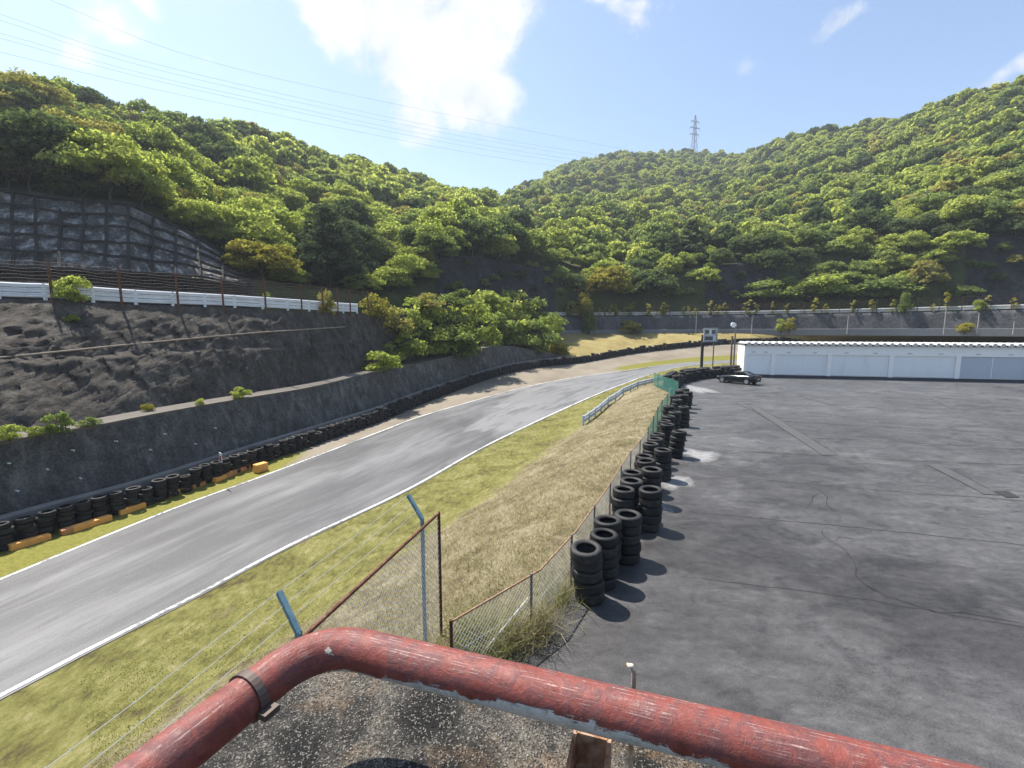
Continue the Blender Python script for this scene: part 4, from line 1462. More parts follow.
# base line a little behind the slope top
gl = [p for p in Gs if px_of(p)[2] > 12 and -60 < px_of(p)[0] < 362 and p.y < 52]
gl = [p + Vector((-.35, .35, 0)) for p in gl]
guardrail('guardrail', gl, (.3, .58, .86), 1.0, 'white three-rail guardrail at the left on top of the rock slope', M['whitemetal'], 1.9, .25)
gfar = [p + Vector((0, .35, 0)) for p in resample(GF, 60, False)]
guardrail('guardrail', gfar, (.35, .68), .86, 'long white guardrail on top of the far dark wall', M['dullrail'], 3.4, .3)
mg = [at(583, 424, -1.75), at(590, 418, -1.7), at(603, 408, -1.55), at(622, 397.5, -1.25), at(640, 388.5, -.9), at(652, 383, -.65), at(662, 378.5, -.5)]
mg = resample(mg, 24)
mgz = []
for p in mg:
    h = on_bank(p.x, p.y)
    mgz.append(Vector((p.x, p.y, h.z if h else p.z)))
guardrail('guardrail', mgz, (.32, .58), .72, 'chalky blue grey guardrail curving along the dry grass bank', M['bluerail'], 1.6, .22)

def wire_fence(pts, H, strands, label, gap, mat_post, px_list=None, r=.05):
    o = empty('wire_fence', pts[0], 0, label, 'fence')
    b = o.location
    posts = [min(pts, key=lambda p: abs(px_of(p)[0] - x)) for x in px_list] if px_list else resample(pts, max(2, int(sum((q - p).length for p, q in zip(pts, pts[1:])) / gap)), False)
    for p in posts[:100]:
        q = p - b
        MB().bar(q + Vector((0, 0, -.3)), q + Vector((R.uniform(-.04, .04), 0, H * R.uniform(.95, 1.05))), r * 2, r * 2).build('post', mat_post, o)
    m_ = MB()
    for k in range(strands):
        z = H * (.28 + .68 * k / (strands - 1))
        m_.tube([p - b + Vector((0, 0, z + .03 * math.sin(i * .9 + k))) for i, p in enumerate(pts[::2])], .009, 3, False)
    m_.build('wire_strands', M['strand'], o)
    return o
gd = resample([p for p in Gs if px_of(p)[2] > 10 and -60 < px_of(p)[0] < 374 and p.y < 56], 240, False)
wire_fence([p + Vector((.15, -.12, 0)) for p in gd], 2.25, 9, 'rusty post and wire fence before the white guardrail at the left', 3,
           M['rust'], [-30, 53, 121, 178, 224, 266, 302, 323, 338, 351, 368])
wire_fence([p + Vector((0, -.05, 0)) for p in resample(GF, 120, False)], 2.3, 6, 'thin post and wire fence along the far white guardrail', 2.6, M['rustdark'], None, .035)
# weeds climbing the far fence
WV = []
for v in range(3):
    rg = random.Random(90 + v)
    C_ = [(rg.uniform(-.4, .4), rg.uniform(-.2, .2), rg.uniform(.2, 2.2)) for _ in range(16)]
    Q, T = leaf_cloud(C_, [rg.uniform(.08, .26) for _ in C_], 16, .15, 70 + v, 1.3)
    st = MB().tube([(0, 0, -.2), (.05, 0, 1), (-.03, 0, 2)], .03, 5, r2=.01)
    WV.append((quads_mesh('foliage', Q, T, M['leaf_yellow']), st.mesh('stem', M['bark']), quads_mesh('foliage', Q, T, M['leaf_olive'])))
gfr = resample(GF, 200, False)
xs = [568, 584, 600, 612, 622, 633, 646, 655, 664, 678, 690, 699, 706, 717, 728, 741, 752, 768, 790, 812, 830, 850, 872, 893, 905, 930, 948, 985, 1010]
xs = [x + R.uniform(-6, 6) for x in xs] + [R.uniform(565, 760) for _ in range(14)]
for i, x in enumerate(xs):
    p = min(gfr, key=lambda q: abs(px_of(q)[0] - x)) + Vector((0, -.1, 0))
    o = empty('weed', p, R.uniform(0, 6.28), 'dry yellow climbing weed on the wire fence above the far dark wall', 'weed', 'weeds on the far wire fence')
    s = R.uniform(.55, 1.35); o.scale = (s * R.uniform(.7, 1.5), s * 1.1, s)
    w = WV[i % 3]
    link(w[0] if i % 3 else w[2], 'foliage', o); link(w[1], 'stem', o)
for px, py, w, h, kd, lb in [(583, 312, 24, 22, 'yellow', 'round yellow bush at the left end of the far guardrail'), (905, 312, 14, 20, 'mid', 'green weed on the far fence above the garage roof'),
                             (988, 308, 10, 12, 'bright', 'small green bush before the right end of the far guardrail'), (586, 338, 18, 26, 'mid', 'upright bush before the far dark wall at its left end'),
                             (775, 334, 12, 12, 'bright', 'left of two weeds before the far dark wall beside the garage'), (790, 334, 12, 13, 'yellow', 'right of two weeds before the far dark wall beside the garage'),
                             (628, 334, 26, 12, 'olive', 'dry shrub at the foot of the far dark wall'), (965, 333, 16, 10, 'yellow', 'yellow weed showing over the garage roof')]:
    j = min(range(90), key=lambda i: abs(px_of(fw_base[i])[0] - px))
    p = fw_base[j] if py > 320 else top[j]
    zc = zc_of(p)
    bush(Vector((p.x, p.y - .9 * (py > 320), p.z)), w * zc / FOC, h * zc / FOC, kd, lb, 'bushes along the far dark wall')
# bushes spreading over the cliff foot right
for px, w, h, kd, lb in [(770, 60, 18, 'mid', 'low spreading bush at the cliff foot behind the garage left end'), (805, 70, 24, 'bright', 'wide leafy bush overhanging the upper road behind the garage'),
                         (845, 70, 22, 'mid', 'green bush on the upper road edge behind the garage middle'), (885, 50, 20, 'mid', 'green bush under the right hill trees')]:
    p = hill_point(px, 0.02) + Vector((0, -1.5, -.3))
    bush(p, w * zc_of(p) / FOC, h * zc_of(p) / FOC, kd, lb, 'bushes along the upper road')
# short posts standing before the far wall
for x, y0, y1 in [(694, 335, 316), (748, 333, 318), (843, 333, 317), (937, 336, 312), (972, 338, 319), (1004, 340, 329), (1018, 340, 328)]:
    j = min(range(90), key=lambda i: abs(px_of(fw_base[i])[0] - x))
    p = fw_base[j] + Vector((0, -1.0, 0))
    h = (y0 - y1) * zc_of(p) / FOC
    o = MB().tube([(0, 0, -.3), (0, 0, h * .97)], .08, 8, r2=.06)
    o.tube([(0, 0, h * .96), (0, 0, h)], .1, 8)
    tag(o.build('concrete_post', M['concrete'], loc=p), 'slim pale post standing before the far dark wall', 'post', 'posts before the far wall')

# ------------------------------------------------------------------ garage row
g0, g1 = at(743, 376.5, 0), at(1024, 382.5, 0)
gd_ = (g1 - g0); gd_.z = 0
GX = gd_.normalized()
grz = math.atan2(GX.y, GX.x)
ga = empty('garage_row', g0, grz, 'long white garage row with wide shutters and scalloped roof edge', 'garage')
GL_, GH, GD = 46.0, 3.22, 2.7
DOORH, Z0 = 2.28, .22
def gx_at(px):                             # distance along the front for an image column
    d = ray(px, 380); o = g0
    # solve (t*d).xy = g0 + s*GX
    A_ = np.array([[d.x, -GX.x], [d.y, -GX.y]]); s = np.linalg.solve(A_, np.array([o.x, o.y]))
    return float(s[1])
doors = [(gx_at(746), gx_at(770), 'w'), (gx_at(774), gx_at(826), 'w'), (gx_at(830), gx_at(887.5), 'w'), (gx_at(892), gx_at(954), 'w'), (gx_at(959), gx_at(1024.5), 'g')]
e = doors[-1][1]
for k in range(4):
    doors.append((e + .5 + k * 5.7, e + .5 + k * 5.7 + 5.2, 'w'))
wallm = MB()
prev = 0
for a, b, _ in doors:
    wallm.box(((prev + a) / 2, .1, (DOORH + Z0) / 2), (a - prev, .2, DOORH - Z0))
    prev = b
wallm.box(((prev + GL_) / 2, .1, (DOORH + Z0) / 2), (GL_ - prev, .2, DOORH - Z0))
wallm.box((GL_ / 2, .1, (DOORH + GH) / 2), (GL_, .2, GH - DOORH))
wallm.box((.1, GD / 2 + .1, GH / 2 + .05), (.2, GD - .2, GH - .1))
wallm.box((GL_ - .1, GD / 2 + .1, GH / 2 + .05), (.2, GD - .2, GH - .1))
wallm.box((GL_ / 2, GD, GH / 2 + .05), (GL_ - .4, .2, GH - .1))
wallm.build('wall', M['garage'], ga)
pl = MB().box((GL_ / 2, .08, Z0 / 2), (GL_ - .01, .22, Z0))
pl.build('plinth', M['blackband'], ga)
def m_shutter():
    t = NT('white roller shutter')
    z = t.n('ShaderNodeSeparateXYZ', {0: t.obj()}).outputs[2]
    w = t.math('SINE', t.math('MULTIPLY', z, 80.0))
    n = t.noise(.6, 4, .6, t.pos())
    col = t.mix(n, (.74, .75, .75), (.8, .81, .81))
    col = t.mix(t.math('MULTIPLY', t.step(t.noise(1.2, 5, .6, t.map(t.pos(), (1, 1, .2))), .55, .7), .18), col, (.45, .42, .38))
    return t.done(t.bsdf(col, .55, t.bump(w, .35, .01)))
M['shutter'] = m_shutter()
for i, (a, b, k) in enumerate(doors):
    w = b - a
    m_ = MB()
    m_.box(((a + b) / 2, .155, (DOORH + Z0) / 2), (w - .01, .05, DOORH - Z0 - .01))
    d = m_.build('shutter', M['shutter'] if k == 'w' else M['shutter_grey'], ga)
    if k == 'g': d['label'] = 'grey shutter'
    if w > 4:
        MB().box(((a + b) / 2, .118, (DOORH + Z0) / 2), (.06, .02, DOORH - Z0 - .02)).build('centre_post', M['garage'], d)
    MB().box(((a + b) / 2, .12, Z0 + .045), (w - .1, .03, .07)).build('bottom_bar', M['rim'], d)
    for f in (.25, .75):
        MB().box((a + w * f, -.02, DOORH + .22), (.34, .05, .1)).build('number_plate', M['signwhite'] if False else M['galv'], ga)
roof_white = mat_simple('pale roof sheet', (.46, .46, .44), .6, var=.12)
rf = MB().box((GL_ / 2, GD / 2, GH + .1), (GL_ + .2, GD + .5, .05)).build('roof', mat_simple('grey roof sheet', (.3, .3, .3), .7, var=.2), ga)
ribs = MB()
for i in range(int(GL_ / .62)):
    ribs.tube([(.3 + i * .62, -.36, GH + .1), (.3 + i * .62, GD + .3, GH + .1)], .19, 10)
ribs.build('roof_rib', roof_white, rf)
fs = MB().box((GL_ / 2, -.1, GH + .02), (GL_ + .1, .2, .1))  # near black colour stands in for the shade gap under the eave
fs.build('eave_shade_fascia', M['blackband'], ga)

# ------------------------------------------------------------------ signal board, lamp pole
sb = empty('signal_board', at(709, 366, 0) if False else Vector((23.6, 54.5, 0)), 0, 'grey framed signal board with dark squares on two tall posts', 'signal board')
def loc_px(px, py, Y):                    # point on the vertical plane y = Y
    d = ray(px, py); t = Y / d.y
    return Vector((d.x * t, Y, EYE + d.z * t))
YS = 54.5
sb.location = loc_px(709, 366, YS); sb.location.z = 0
s0 = sb.location
def sbp(px, py, dy=0): return loc_px(px, py, YS) - s0 + Vector((0, dy, 0))
tl, br = sbp(704.5, 328.5), sbp(716.5, 341.5)
cxm, czm, ww, hh = (tl.x + br.x) / 2, (tl.z + br.z) / 2, br.x - tl.x, tl.z - br.z
MB().box((cxm, .1, czm), (ww, .16, hh)).build('panel', M['signwhite'], sb)
fb = MB()
for dz in (-1, 0, 1): fb.box((cxm, 0, czm + dz * hh / 2), (ww + .12, .12, .14 if dz else .1))
for dx in (-1, 1): fb.box((cxm + dx * ww / 2, -.002, czm), (.14, .12, hh))
fb.build('frame', mat_simple('grey frame', (.3, .32, .33), .6), sb)
for dx, dz, mm_ in ((-.27, .24, 'signdark'), (.24, .24, 'signdark'), (-.27, -.25, 'signdark'), (.05, -.25, 'signdark')):
    MB().box((cxm + dx * ww, .008, czm + dz * hh), (ww * .3, .04, hh * .3)).build('display_square', M[mm_], sb)
for px, r, mm_ in ((703.3, .17, 'black'), (714.6, .07, 'galvdull')):
    q = sbp(px, 350)
    MB().tube([(q.x, .3, -.4), (q.x, .3, czm)], r, 10).build('post', M[mm_], sb)
MB().box((cxm, -.5, tl.z - hh - .09), (ww + .7, 1.1, .1)).build('platform', M['black'], sb)
lp = empty('lamp_pole', Vector((0, 0, 0)), 0, 'slim pole with round white floodlight behind the far yard tyres', 'lamp pole')
lp.location = loc_px(733.5, 366, 51.0); lp.location.z = 0
tp = loc_px(733.5, 324, 51.0) - lp.location
MB().tube([(0, 0, -.3), (0, 0, tp.z)], .1, 10, r2=.07).build('pole', M['galvdull'], lp)
hd = MB()
hd.tube([(-.36, -.3, tp.z - .1), (-.36, -.12, tp.z - .1)], .28, 20)
hd.tube([(-.36, -.12, tp.z - .1), (-.36, .12, tp.z - .1)], .28, 20, r2=.14)
hd.build('floodlight', M['signwhite'], lp)
MB().bar((-.36, .05, tp.z - .1), (0, 0, tp.z - .25), .06, .06).build('bracket', M['galvdull'], lp)
p = loc_px(730.6, 366, 52.5); p.z = 0
q = MB().tube([(0, 0, -.3), (0, 0, 3.9)], .12, 8, r2=.1)
q.box((0, 0, 3.93), (.3, .3, .06))
tag(q.build('wooden_post', mat_simple('old timber', (.16, .12, .08), .9), loc=p), 'brown timber post close beside the floodlight pole', 'post')

# ------------------------------------------------------------------ car
def car(loc, rz):
    o = empty('parked_car', loc, rz, 'low dark convertible coupe parked before the white garage row', 'car')
    # profile along x (front at -x): x, half width, belt z, bottom z
    st = [(-2.08, .50, .46, .34), (-2.0, .66, .56, .26), (-1.75, .78, .64, .2), (-1.3, .83, .72, .19), (-.75, .84, .80, .19), (-.35, .84, .85, .19), (.3, .84, .87, .19), (.9, .85, .88, .19),
          (1.4, .84, .9, .2), (1.8, .8, .92, .24), (2.0, .72, .9, .32), (2.06, .6, .82, .42)]
    rows_ = []
    for x, w, zt, zb in st:
        zm = zb + (zt - zb) * .55
        half = [(0, zb), (w * .8, zb), (w * .97, zb + .08), (w, zm), (w * .97, zt - .1), (w * .86, zt - .015), (w * .5, zt + .012), (0, zt + .02)]
        ring = [Vector((x, y, z)) for y, z in half] + [Vector((x, -y, z)) for y, z in half[::-1][1:]]
        rows_.append(ring)
    b = grid_mesh('body', rows_, M['carpaint'], parent=o)
    m_ = MB()
    for r_ in (rows_[0], rows_[-1]):
        m_.quad(*r_[:-1])
    m_.build('bumper', M['carpaint'], o)
    cab = [(-.55, .70, .82), (-.12, .60, 1.17), (.25, .59, 1.23), (.72, .58, 1.2), (1.35, .66, .93)]
    rows_ = [[Vector((x, -w - .06 * (i in (0, 4)), .82)), Vector((x, -w, z - .05)), Vector((x, -w * .82, z)), Vector((x, 0, z + .02)), Vector((x, w * .82, z)), Vector((x, w, z - .05)), Vector((x, w + .06 * (i in (0, 4)), .82))] for i, (x, w, z) in enumerate(cab)]
    grid_mesh('cabin_glass', rows_, M['glass'], parent=o, smooth=False)
    rf_ = [[Vector((x, y * w * .86, z + .022 + .012 * (1 - abs(y)))) for y in (-1, -.5, 0, .5, 1)] for x, w, z in ((-.1, .6, 1.17), (.25, .59, 1.23), (.72, .58, 1.2))]
    grid_mesh('soft_top', rf_, M['carpaint'], parent=o)
    for sy in (-1, 1):
        m_ = MB()
        m_.bar((-.58, sy * .72, .83), (-.12, sy * .61, 1.18), .06, .05); m_.bar((.72, sy * .6, 1.2), (1.35, sy * .68, .92), .08, .06)
        m_.build('pillar', M['carpaint'], o)
        MB().box((-.42, sy * .92, .93), (.12, .2, .12)).build('mirror', M['carpaint'], o)
        MB().box((2.035, sy * .48, .74), (.06, .3, .13)).build('tail_light', M['redlamp'], o)
        MB().box((-1.93, sy * .52, .56), (.2, .22, .06), 0, 0, .35).build('headlight', M['rim'], o)
        for x in (-1.3, 1.28):
            wm = MB().tube([(0, -.1, 0), (0, .1, 0)], .31, 22)
            wo = wm.build('wheel', M['tyre'], o, loc=(x, sy * .76, .31))
            MB().tube([(0, sy * .09, 0), (0, sy * .108, 0)], .2, 16).build('rim', M['rim'], wo)
    MB().box((2.07, 0, .56), (.03, .36, .18)).build('number_plate', M['paint'], o)
    MB().box((1.98, 0, .36), (.14, 1.2, .14)).build('rear_valance', M['black'], o)
    return o
cc = at(738, 383.2, 0)
cr = car(cc, rad(-54))
cr.scale = (.86, .84, .9)

# ------------------------------------------------------------------ pylon and power lines
pb = dep(693.5, 158, 462)
ph = 40.0
py_ = empty('electricity_pylon', Vector((pb.x, pb.y, pb.z - 6)), rad(20), 'grey lattice electricity pylon on the middle hill ridge', 'pylon')
ph += 6
lm = MB()
lv = [0, 9, 17, 24, 30, 35, 40, 46]
wd = [3.6, 2.7, 2.0, 1.5, 1.15, .95, .8, .3]
for i in range(len(lv) - 1):
    for a, b in ((-1, -1), (1, -1), (1, 1), (-1, 1)):
        lm.bar((a * wd[i], b * wd[i], lv[i]), (a * wd[i + 1], b * wd[i + 1], lv[i + 1]), .3, .3)
    cs_ = [(-1, -1), (1, -1), (1, 1), (-1, 1)]
    for k in range(4):
        (a, b), (c, d) = cs_[k], cs_[(k + 1) % 4]
        lm.bar((a * wd[i], b * wd[i], lv[i]), (c * wd[i + 1], d * wd[i + 1], lv[i + 1]), .16, .16)
        lm.bar((c * wd[i], d * wd[i], lv[i]), (a * wd[i + 1], b * wd[i + 1], lv[i + 1]), .16, .16)
        lm.bar((a * wd[i + 1], b * wd[i + 1], lv[i + 1]), (c * wd[i + 1], d * wd[i + 1], lv[i + 1]), .16, .16)
lm.build('lattice_mast', M['pylon'], py_)
for z, w in ((28, 5.4), (34, 6.0), (40, 4.8)):
    m_ = MB()
    for s in (-1, 1):
        m_.bar((0, -.8, z), (s * w, 0, z + .2), .25, .25); m_.bar((0, .8, z), (s * w, 0, z + .2), .25, .25); m_.bar((0, 0, z + 1.8), (s * w, 0, z + .3), .2, .2)
        m_.bar((s * w, 0, z + .2), (s * w, 0, z - 1.6), .3, .3)
    m_.build('cross_arm', M['pylon'], py_)
lines_ = [([(-60, -50), (60, 4), (250, 72), (540, 133), (700, 163)], 'uppermost thin power line crossing the left sky'),
          ([(-60, -10), (0, 14), (200, 75), (500, 139), (700, 170)], 'power line just below the uppermost one in the left sky'),
          ([(-60, 0), (0, 20), (200, 80), (500, 143), (700, 173)], 'power line close under the second one in the left sky'),
          ([(-60, 16), (0, 33), (210, 89), (500, 148), (700, 177)], 'power line in the middle of the left sky bundle'),
          ([(-60, 22), (0, 38), (210, 93), (500, 152), (700, 180)], 'power line second from the lowest in the left sky'),
          ([(-60, 40), (0, 52), (210, 101), (500, 158), (700, 186)], 'lowest thin power line crossing the left sky')]
for pl_, lb in lines_:
    pts = [dep(x, y, float(np.interp(x, [-60, 250, 500, 700], [170, 280, 430, 620]))) for x, y in pl_]
    tag(MB().tube(resample(pts, 60), .065, 4, r2=.1).build('power_line', M['wire']), lb, 'power line', 'power lines across the sky')

# ------------------------------------------------------------------ platform and red pipe in the foreground
SL = 4.1
vp = empty('viewing_platform', (0, 0, 0), 0, 'rough aggregate concrete platform edge inside the red pipe', 'platform')
c0 = Vector((-.42, .941)); dr = (Vector((.347, .699)) - c0).normalized(); dl = (Vector((-.551, .647)) - c0).normalized()
out = .2
n_r = Vector((-dr.y, dr.x)); n_r = n_r if n_r.y > 0 else -n_r
n_l = Vector((-dl.y, dl.x)); n_l = n_l if n_l.x < 0 else -n_l
def corner(o_): # intersection of the two offset edges
    A_ = np.array([[dr.x, -dl.x], [dr.y, -dl.y]])
    rhs = (c0 + n_l * o_) - (c0 + n_r * o_)
    s = np.linalg.solve(A_, np.array([rhs.x, rhs.y]))
    return c0 + n_r * o_ + dr * float(s[0])
k0 = corner(out)
q1, q2 = k0 + dr * 3.2, k0 + dl * 3.0
q3 = q1 + dl * 3.0
bm = MB()
ring = [Vector((a.x, a.y, 0)) for a in (k0, q1, q3, q2)]
for z0_, z1_, nm, mm_ in ((SL - .28, SL, 'slab', M['slab']), (-4.4, SL - .28, 'wall', M['concrete'])):
    ins = 0 if nm == 'slab' else .06
    ctr_ = sum(ring, Vector()) / 4
    rg_ = [p + (ctr_ - p).normalized() * ins for p in ring]
    m_ = MB()
    lo_ = [Vector((p.x, p.y, z0_)) for p in rg_]; hi_ = [Vector((p.x, p.y, z1_)) for p in rg_]
    m_.v = [tuple(p) for p in lo_ + hi_]
    m_.f = [(0, 1, 2, 3), (7, 6, 5, 4)] + [(i, i + 4, (i + 1) % 4 + 4, (i + 1) % 4) for i in range(4)]
    o = m_.build(nm, mm_, vp)
    bmm = bmesh.new(); bmm.from_mesh(o.data); bmesh.ops.recalc_face_normals(bmm, faces=bmm.faces); bmm.to_mesh(o.data); bmm.free()
    if nm == 'slab':
        bv = o.modifiers.new('edge', 'BEVEL'); bv.width = .02; bv.segments = 3
PZ, PR = EYE - .68, .041
pl0 = Vector((*(c0 + dl * 2.2), PZ)); pr0 = Vector((*(c0 + dr * 2.4), PZ - .0)); pc = Vector((*c0, PZ))
bend = .12
path = []
a1 = pc + Vector((*dl, 0)) * bend; b1 = pc + Vector((*dr, 0)) * bend
for k in range(45): path.append(pl0.lerp(a1, k / 45))
for k in range(17):
    t = k / 16
    path.append(a1.lerp(pc, t).lerp(pc.lerp(b1, t), t))
for k in range(1, 90): path.append(b1.lerp(pr0, k / 89))
pm = MB(); NS = 32
ang_a, len_a, und_a, chp_a = [], [], [], []
dist_ = 0
for i, p in enumerate(path):
    d = (path[min(i + 1, len(path) - 1)] - path[max(0, i - 1)]).normalized()
    if i: dist_ += (p - path[i - 1]).length
    u = d.cross(Vector((0, 0, 1))).normalized()   # points to the camera side on the right arm
    w = u.cross(d)
    s = (p - pc).length * (1 if i > 53 else -1)
    for j in range(NS):
        a = 2 * math.pi * j / NS
        dent = 1 + .004 * math.sin(dist_ * 9 + a * 2)
        pm.v.append(tuple(p + (u * math.cos(a) + w * math.sin(a)) * PR * dent))
        ang_a.append(math.sin(a * .5) * 2); len_a.append(dist_)
        # undercoat: lower inner quarter on the right arm (a from -100 to -10 degrees)
        aa = (a + math.pi) % (2 * math.pi) - math.pi
        bd = .22 + float(np.interp(s, [-.05, .03, .12, .3, .42, .55, .62, .75, 1.0, 1.6], [-1.6, -.9, -.6, -.42, -.2, -.02, -.2, -.5, -.9, -1.2]))
        und_a.append(max(0, min(1, .5 + (bd - aa) * .9)) if aa > -2.4 else 0)
        ck = max(0, 1 - abs(s - .02) / .09) * max(0, 1 - abs(aa - .55) / .5)
        chp_a.append(ck * .9)
for i in range(len(path) - 1):
    for j in range(NS):
        k = (j + 1) % NS
        pm.f.append((i * NS + j, i * NS + k, (i + 1) * NS + k, (i + 1) * NS + j))
pm.a = {'angle': ang_a, 'length': len_a, 'undercoat': und_a, 'chip': chp_a}
rp = empty('pipe_railing', pc, 0, 'bent red pipe railing with peeling paint over the concrete platform', 'railing')
pm.v = [(x - pc.x, y - pc.y, z - pc.z) for x, y, z in pm.v]
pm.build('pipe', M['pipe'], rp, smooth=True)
# strap clamp on the left arm
cl = Vector((*(dl * .17), 0))
dl3 = Vector((*dl, 0)); ul = dl3.cross(Vector((0, 0, 1))).normalized()
m_ = MB(); n_ = 28
for k, (off_, rr) in enumerate(((-.008, PR + .001), (-.008, PR + .005), (.008, PR + .005), (.008, PR + .001))):
    for j in range(n_):
        a = 2 * math.pi * j / n_
        m_.v.append(tuple(cl + dl3 * off_ + (ul * math.cos(a) + Vector((0, 0, 1)) * math.sin(a)) * rr))
for k in range(3):
    for j in range(n_):
        m_.f.append((k * n_ + j, k * n_ + (j + 1) % n_, (k + 1) * n_ + (j + 1) % n_, (k + 1) * n_ + j))
side = -ul if (-ul).x > 0 else ul
m_.box(tuple(cl + side * (PR + .012) + Vector((0, 0, -.012))), (.03, .02, .012), math.atan2(dl.y, dl.x))
m_.build('strap_clamp', mat_simple('clamp steel', (.09, .07, .06), .6, .5), rp)
# rusty channel bracket carrying the right arm
bx = at(588, 722, PZ)
s_br = (bx.xy - c0).dot(dr)
bp = Vector((*(dr * s_br), 0))
inn = Vector((-n_r.x, -n_r.y, 0))
brk = MB()
base_z = SL - PZ
p_top = bp + Vector((0, 0, -PR * .9)); 
brz = math.atan2(dr.y, dr.x)
br_l = .3
for sx in (-1, 1):
    q = bp + Vector((dr.x, dr.y, 0)) * sx * .032
    brk.box(tuple(q + inn * .06 + Vector((0, 0, (base_z - PR) / 2 - .03))), (.007, .2, abs(base_z + PR) - .01 - .02), brz)
brk.box(tuple(bp + inn * .06 + Vector((0, 0, base_z + .012))), (.064, .2, .012), brz)
brk.box(tuple(bp + inn * -.03 + Vector((0, 0, (base_z - PR) / 2 - .03))), (.06, .007, abs(base_z + PR) - .03), brz)
brk.build('channel_bracket', M['rust_pale'], rp)
# bent hook sticking up past the pipe
hk = dep(624, 690, 1.05) if False else None
h0 = bp + Vector((dr.x, dr.y, 0)) * .07 + Vector((n_r.x, n_r.y, 0)) * .1
m_ = MB().tube([h0 + Vector((0, 0, base_z)), h0 + Vector((0, 0, .008)), h0 + Vector((-.005, 0, .02)), h0 + Vector((-.014, 0, .021))], .005, 8)
m_.build('bent_hook', M['hook'], rp, smooth=True)

# ------------------------------------------------------------------ grasses
def blades(pts, hmin, hmax, w, seed, lean=.5):
    rg = np.random.default_rng(seed)
    n = len(pts)
    P = np.array([tuple(p) for p in pts])
    a = rg.uniform(0, 6.28, n); h = rg.uniform(hmin, hmax, n)
    d = np.stack([np.cos(a), np.sin(a), np.zeros(n)], 1)
    ld = rg.normal(size=(n, 3)) * lean; ld[:, 2] = 1
    ld /= np.linalg.norm(ld, axis=1)[:, None]
    mid_ = P + ld * h[:, None] * .55
    drop = rg.normal(size=(n, 3)) * .3; drop[:, 2] = 0
    tip = P + ld * h[:, None] * .95 + drop * h[:, None]
    ww = (w * rg.uniform(.6, 1.4, n))[:, None]
    q1_ = np.stack([P - d * ww, P + d * ww, mid_ + d * ww * .8, mid_ - d * ww * .8], 1)
    q2_ = np.stack([mid_ - d * ww * .8, mid_ + d * ww * .8, tip + d * ww * .15, tip - d * ww * .15], 1)
    t = rg.uniform(0, 1, n)
    return np.concatenate([q1_, q2_]), np.concatenate([t, t])
GR = random.Random(77)
dry, grn = [], []
fence_line = [Vector((-2.75, 1.5, 0)), Vector((-2.0, 4.2, 0)), Vector((-1.05, 5.7, 0))] + Apts
tries = 0
while len(dry) + len(grn) < 75000 and tries < 260000:
    tries += 1
    zc = 5 + 33 * GR.random() ** 1.7
    px = GR.uniform(40, 690)
    X = (px - 512) / FOC * zc
    Y = zc * 1.0
    h = on_bank(X, Y)
    if h is None: continue
    db = (nearest_B(h).xy - h.xy).length if GR.random() < .2 else None
    # share of dry blades falls towards the track
    frac = smooth01((-h.z - 1.4) / 1.4)
    cl_ = nz(h, 1.2, 3)
    if cl_ < GR.uniform(-.7, .4): continue
    if GR.random() > frac: dry.append(h + Vector((0, 0, -.01)))
    elif GR.random() < .75 and h.z > -3.42: grn.append(h + Vector((0, 0, -.01)))
Q, T = blades(dry, .05, .22, .006, 1, .7)
tag(link(quads_mesh('dry_grass', Q, T, M['grassblade']), 'dry_grass'), 'dry tan grass covering the bank beside the fence', 'grass', kind='stuff')
Q, T = blades(grn, .02, .07, .008, 2, .8)
tag(link(quads_mesh('green_grass', Q, T, M['greenblade']), 'green_grass'), 'short green grass on the strip beside the track', 'grass', kind='stuff')
# taller weeds at the fence foot
wl = []
for k in range(2600):
    f = GR.random() ** 2.2
    i = f * (len(Apts) - 3)
    a = Apts[int(i)].lerp(Apts[int(i) + 1], i % 1)
    wl.append(a + Vector((GR.gauss(0, .16) + .03, GR.gauss(0, .2), -.02)))
Q, T = blades(wl, .1, .5, .005, 3, .55)
tag(link(quads_mesh('fence_weeds', Q, T, M['grassblade']), 'fence_weeds'), 'tangled dry weeds growing through the yard fence', 'weeds', kind='stuff')
for i, (px, py, n, hh, mat_, lb) in enumerate([(500, 640, 560, .8, 'grassblade', 'tall straw weed clump by the first fence posts'), (532, 632, 420, .75, 'grassblade', 'straw coloured weed clump spilling onto the yard'),
                                              (475, 650, 420, .65, 'greenblade', 'green weed clump beside the short dark fence post'), (552, 598, 180, .55, 'greenblade', 'green weed clump before the nearest tyre stack')]):
    p = at(px, py, 0)
    pts = [Vector((GR.gauss(0, .17), GR.gauss(0, .2), -.02)) for _ in range(n)]
    Q, T = blades(pts, hh * .4, hh * 1.15, .006, 10 + i, .75)
    tag(link(quads_mesh('weed_clump', Q, T, M[mat_]), 'weed_clump', loc=p), lb, 'weed', 'weed clumps at the yard fence')

# ------------------------------------------------------------------ light
SUN_AZ, SUN_EL = rad(-50), rad(60)        # azimuth from +y towards +x
w = bpy.data.worlds.new('World'); sc.world = w; w.use_nodes = True
nt = w.node_tree; nt.nodes.clear()
class WT(NT):
    def __init__(s, t): s.t = t; s._tc = None
W = WT(nt)
sky = W.n('ShaderNodeTexSky', sky_type='NISHITA')
sky.sun_disc = False
sky.sun_elevation = SUN_EL; sky.sun_rotation = SUN_AZ
sky.air_density = 1.0; sky.dust_density = .8; sky.ozone_density = 1.2; sky.altitude = 200
gen = W.n('ShaderNodeTexCoord').outputs['Generated']
sep = W.n('ShaderNodeSeparateXYZ', {0: gen})
az = W.math('ARCTAN2', sep.outputs[0], sep.outputs[1])
el = W.math('ARCSINE', sep.outputs[2])
dn = W.noise(9, 8, .58, gen, .35)
dn2 = W.noise(3.2, 4, .55, gen)
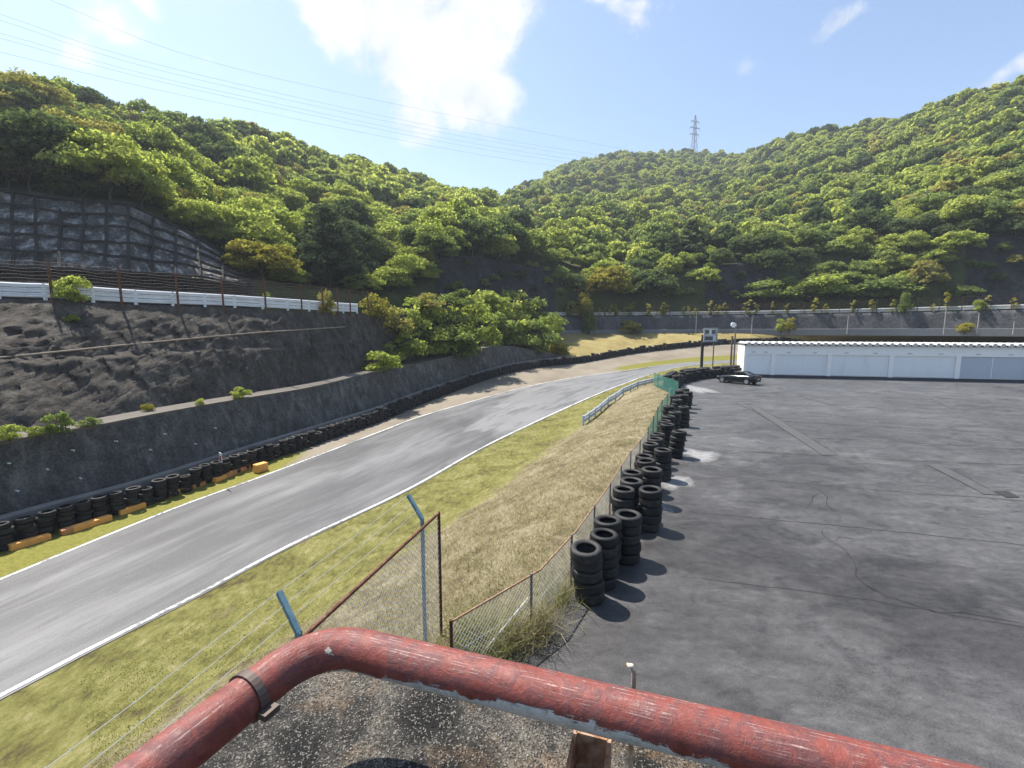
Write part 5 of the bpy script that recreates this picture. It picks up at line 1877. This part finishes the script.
def azel(px, py):
    d = ray(px, py).normalized()
    return math.atan2(d.x, d.y), math.asin(d.z)
blob = None
for px, py, rx, ry, rot, k in [(430, 50, .19, .12, -.35, 1.0), (395, 15, .2, .10, -.5, 1.0), (470, 95, .13, .075, -.2, .95), (420, 118, .07, .07, 0, .8), (350, 5, .14, .09, -.6, .9), (440, -60, .3, .16, 0, 1.0),
                               (490, 12, .06, .05, 0, .8), (628, 8, .07, .045, .2, .62), (835, 24, .05, .028, .35, .66), (990, 84, .08, .015, .5, .55), (120, 25, .22, .035, -.42, .5), (60, 45, .16, .03, -.3, .45),
                               (170, 28, .1, .02, -.6, .55), (240, 95, .12, .02, -.3, .42), (760, 55, .05, .03, 0, .35), (560, -80, .4, .12, 0, .8)]:
    a0, e0 = azel(px, py)
    x = W.math('SUBTRACT', az, a0); y = W.math('SUBTRACT', el, e0)
    c_, s_ = math.cos(rot), math.sin(rot)
    xr = W.math('DIVIDE', W.math('ADD', W.math('MULTIPLY', x, c_), W.math('MULTIPLY', y, s_)), rx)
    yr = W.math('DIVIDE', W.math('SUBTRACT', W.math('MULTIPLY', y, c_), W.math('MULTIPLY', x, s_)), ry)
    r2 = W.math('ADD', W.math('MULTIPLY', xr, xr), W.math('MULTIPLY', yr, yr))
    b = W.math('MULTIPLY', W.math('SUBTRACT', 1.0, W.math('MULTIPLY', r2, .6)), k)
    blob = b if blob is None else W.math('MAXIMUM', blob, b)
cd = W.math('ADD', blob, W.math('MULTIPLY', W.math('SUBTRACT', dn, .5), 2.0))
cd = W.math('ADD', cd, W.math('MULTIPLY', W.math('SUBTRACT', dn2, .5), .6))
cm = W.n('ShaderNodeMapRange', {0: cd, 1: .36, 2: .86, 3: 0.0, 4: 1.0}, interpolation_type='SMOOTHSTEP').outputs[0]
cloudcol = W.mix(W.step(W.math('ADD', W.math('MULTIPLY', dn, .6), W.math('MULTIPLY', dn2, .4)), .36, .6), (3.1, 3.2, 3.4), (5.0, 5.05, 5.1))
final = W.mix(W.math('MULTIPLY', cm, .92), sky.outputs[0], cloudcol)
bg = W.n('ShaderNodeBackground', {'Color': final, 'Strength': .102})
wo = W.n('ShaderNodeOutputWorld'); nt.links.new(bg.outputs[0], wo.inputs[0])
sl = bpy.data.lights.new('sun', 'SUN'); sl.energy = 4.8; sl.angle = rad(.53); sl.color = (1, .95, .87)
so = bpy.data.objects.new('sun', sl); COL.objects.link(so)
sd = Vector((math.sin(SUN_AZ) * math.cos(SUN_EL), math.cos(SUN_AZ) * math.cos(SUN_EL), math.sin(SUN_EL)))
so.rotation_euler = sd.to_track_quat('Z', 'Y').to_euler()
so.location = (0, 0, 60)

vs = sc.view_settings
vs.view_transform = 'Standard'; vs.look = 'None'; vs.exposure = 1.08; vs.gamma = 1
vs.use_curve_mapping = False
sc.cycles.max_bounces = 9
sc.cycles.diffuse_bounces = 7
sc.cycles.transparent_max_bounces = 12

# ------------------------------------------------------------------ air
hz = MB().box((0, 380, 118), (1500, 1200, 246))
t = NT('pale air')
pv = t.n('ShaderNodeVolumePrincipled', {'Color': (.82, .9, 1.0), 'Density': .00034, 'Anisotropy': .3})
t.t.links.new(pv.outputs[0], t.out.inputs['Volume'])
ho = hz.build('haze', t.m)
tag(ho, kind='stuff')
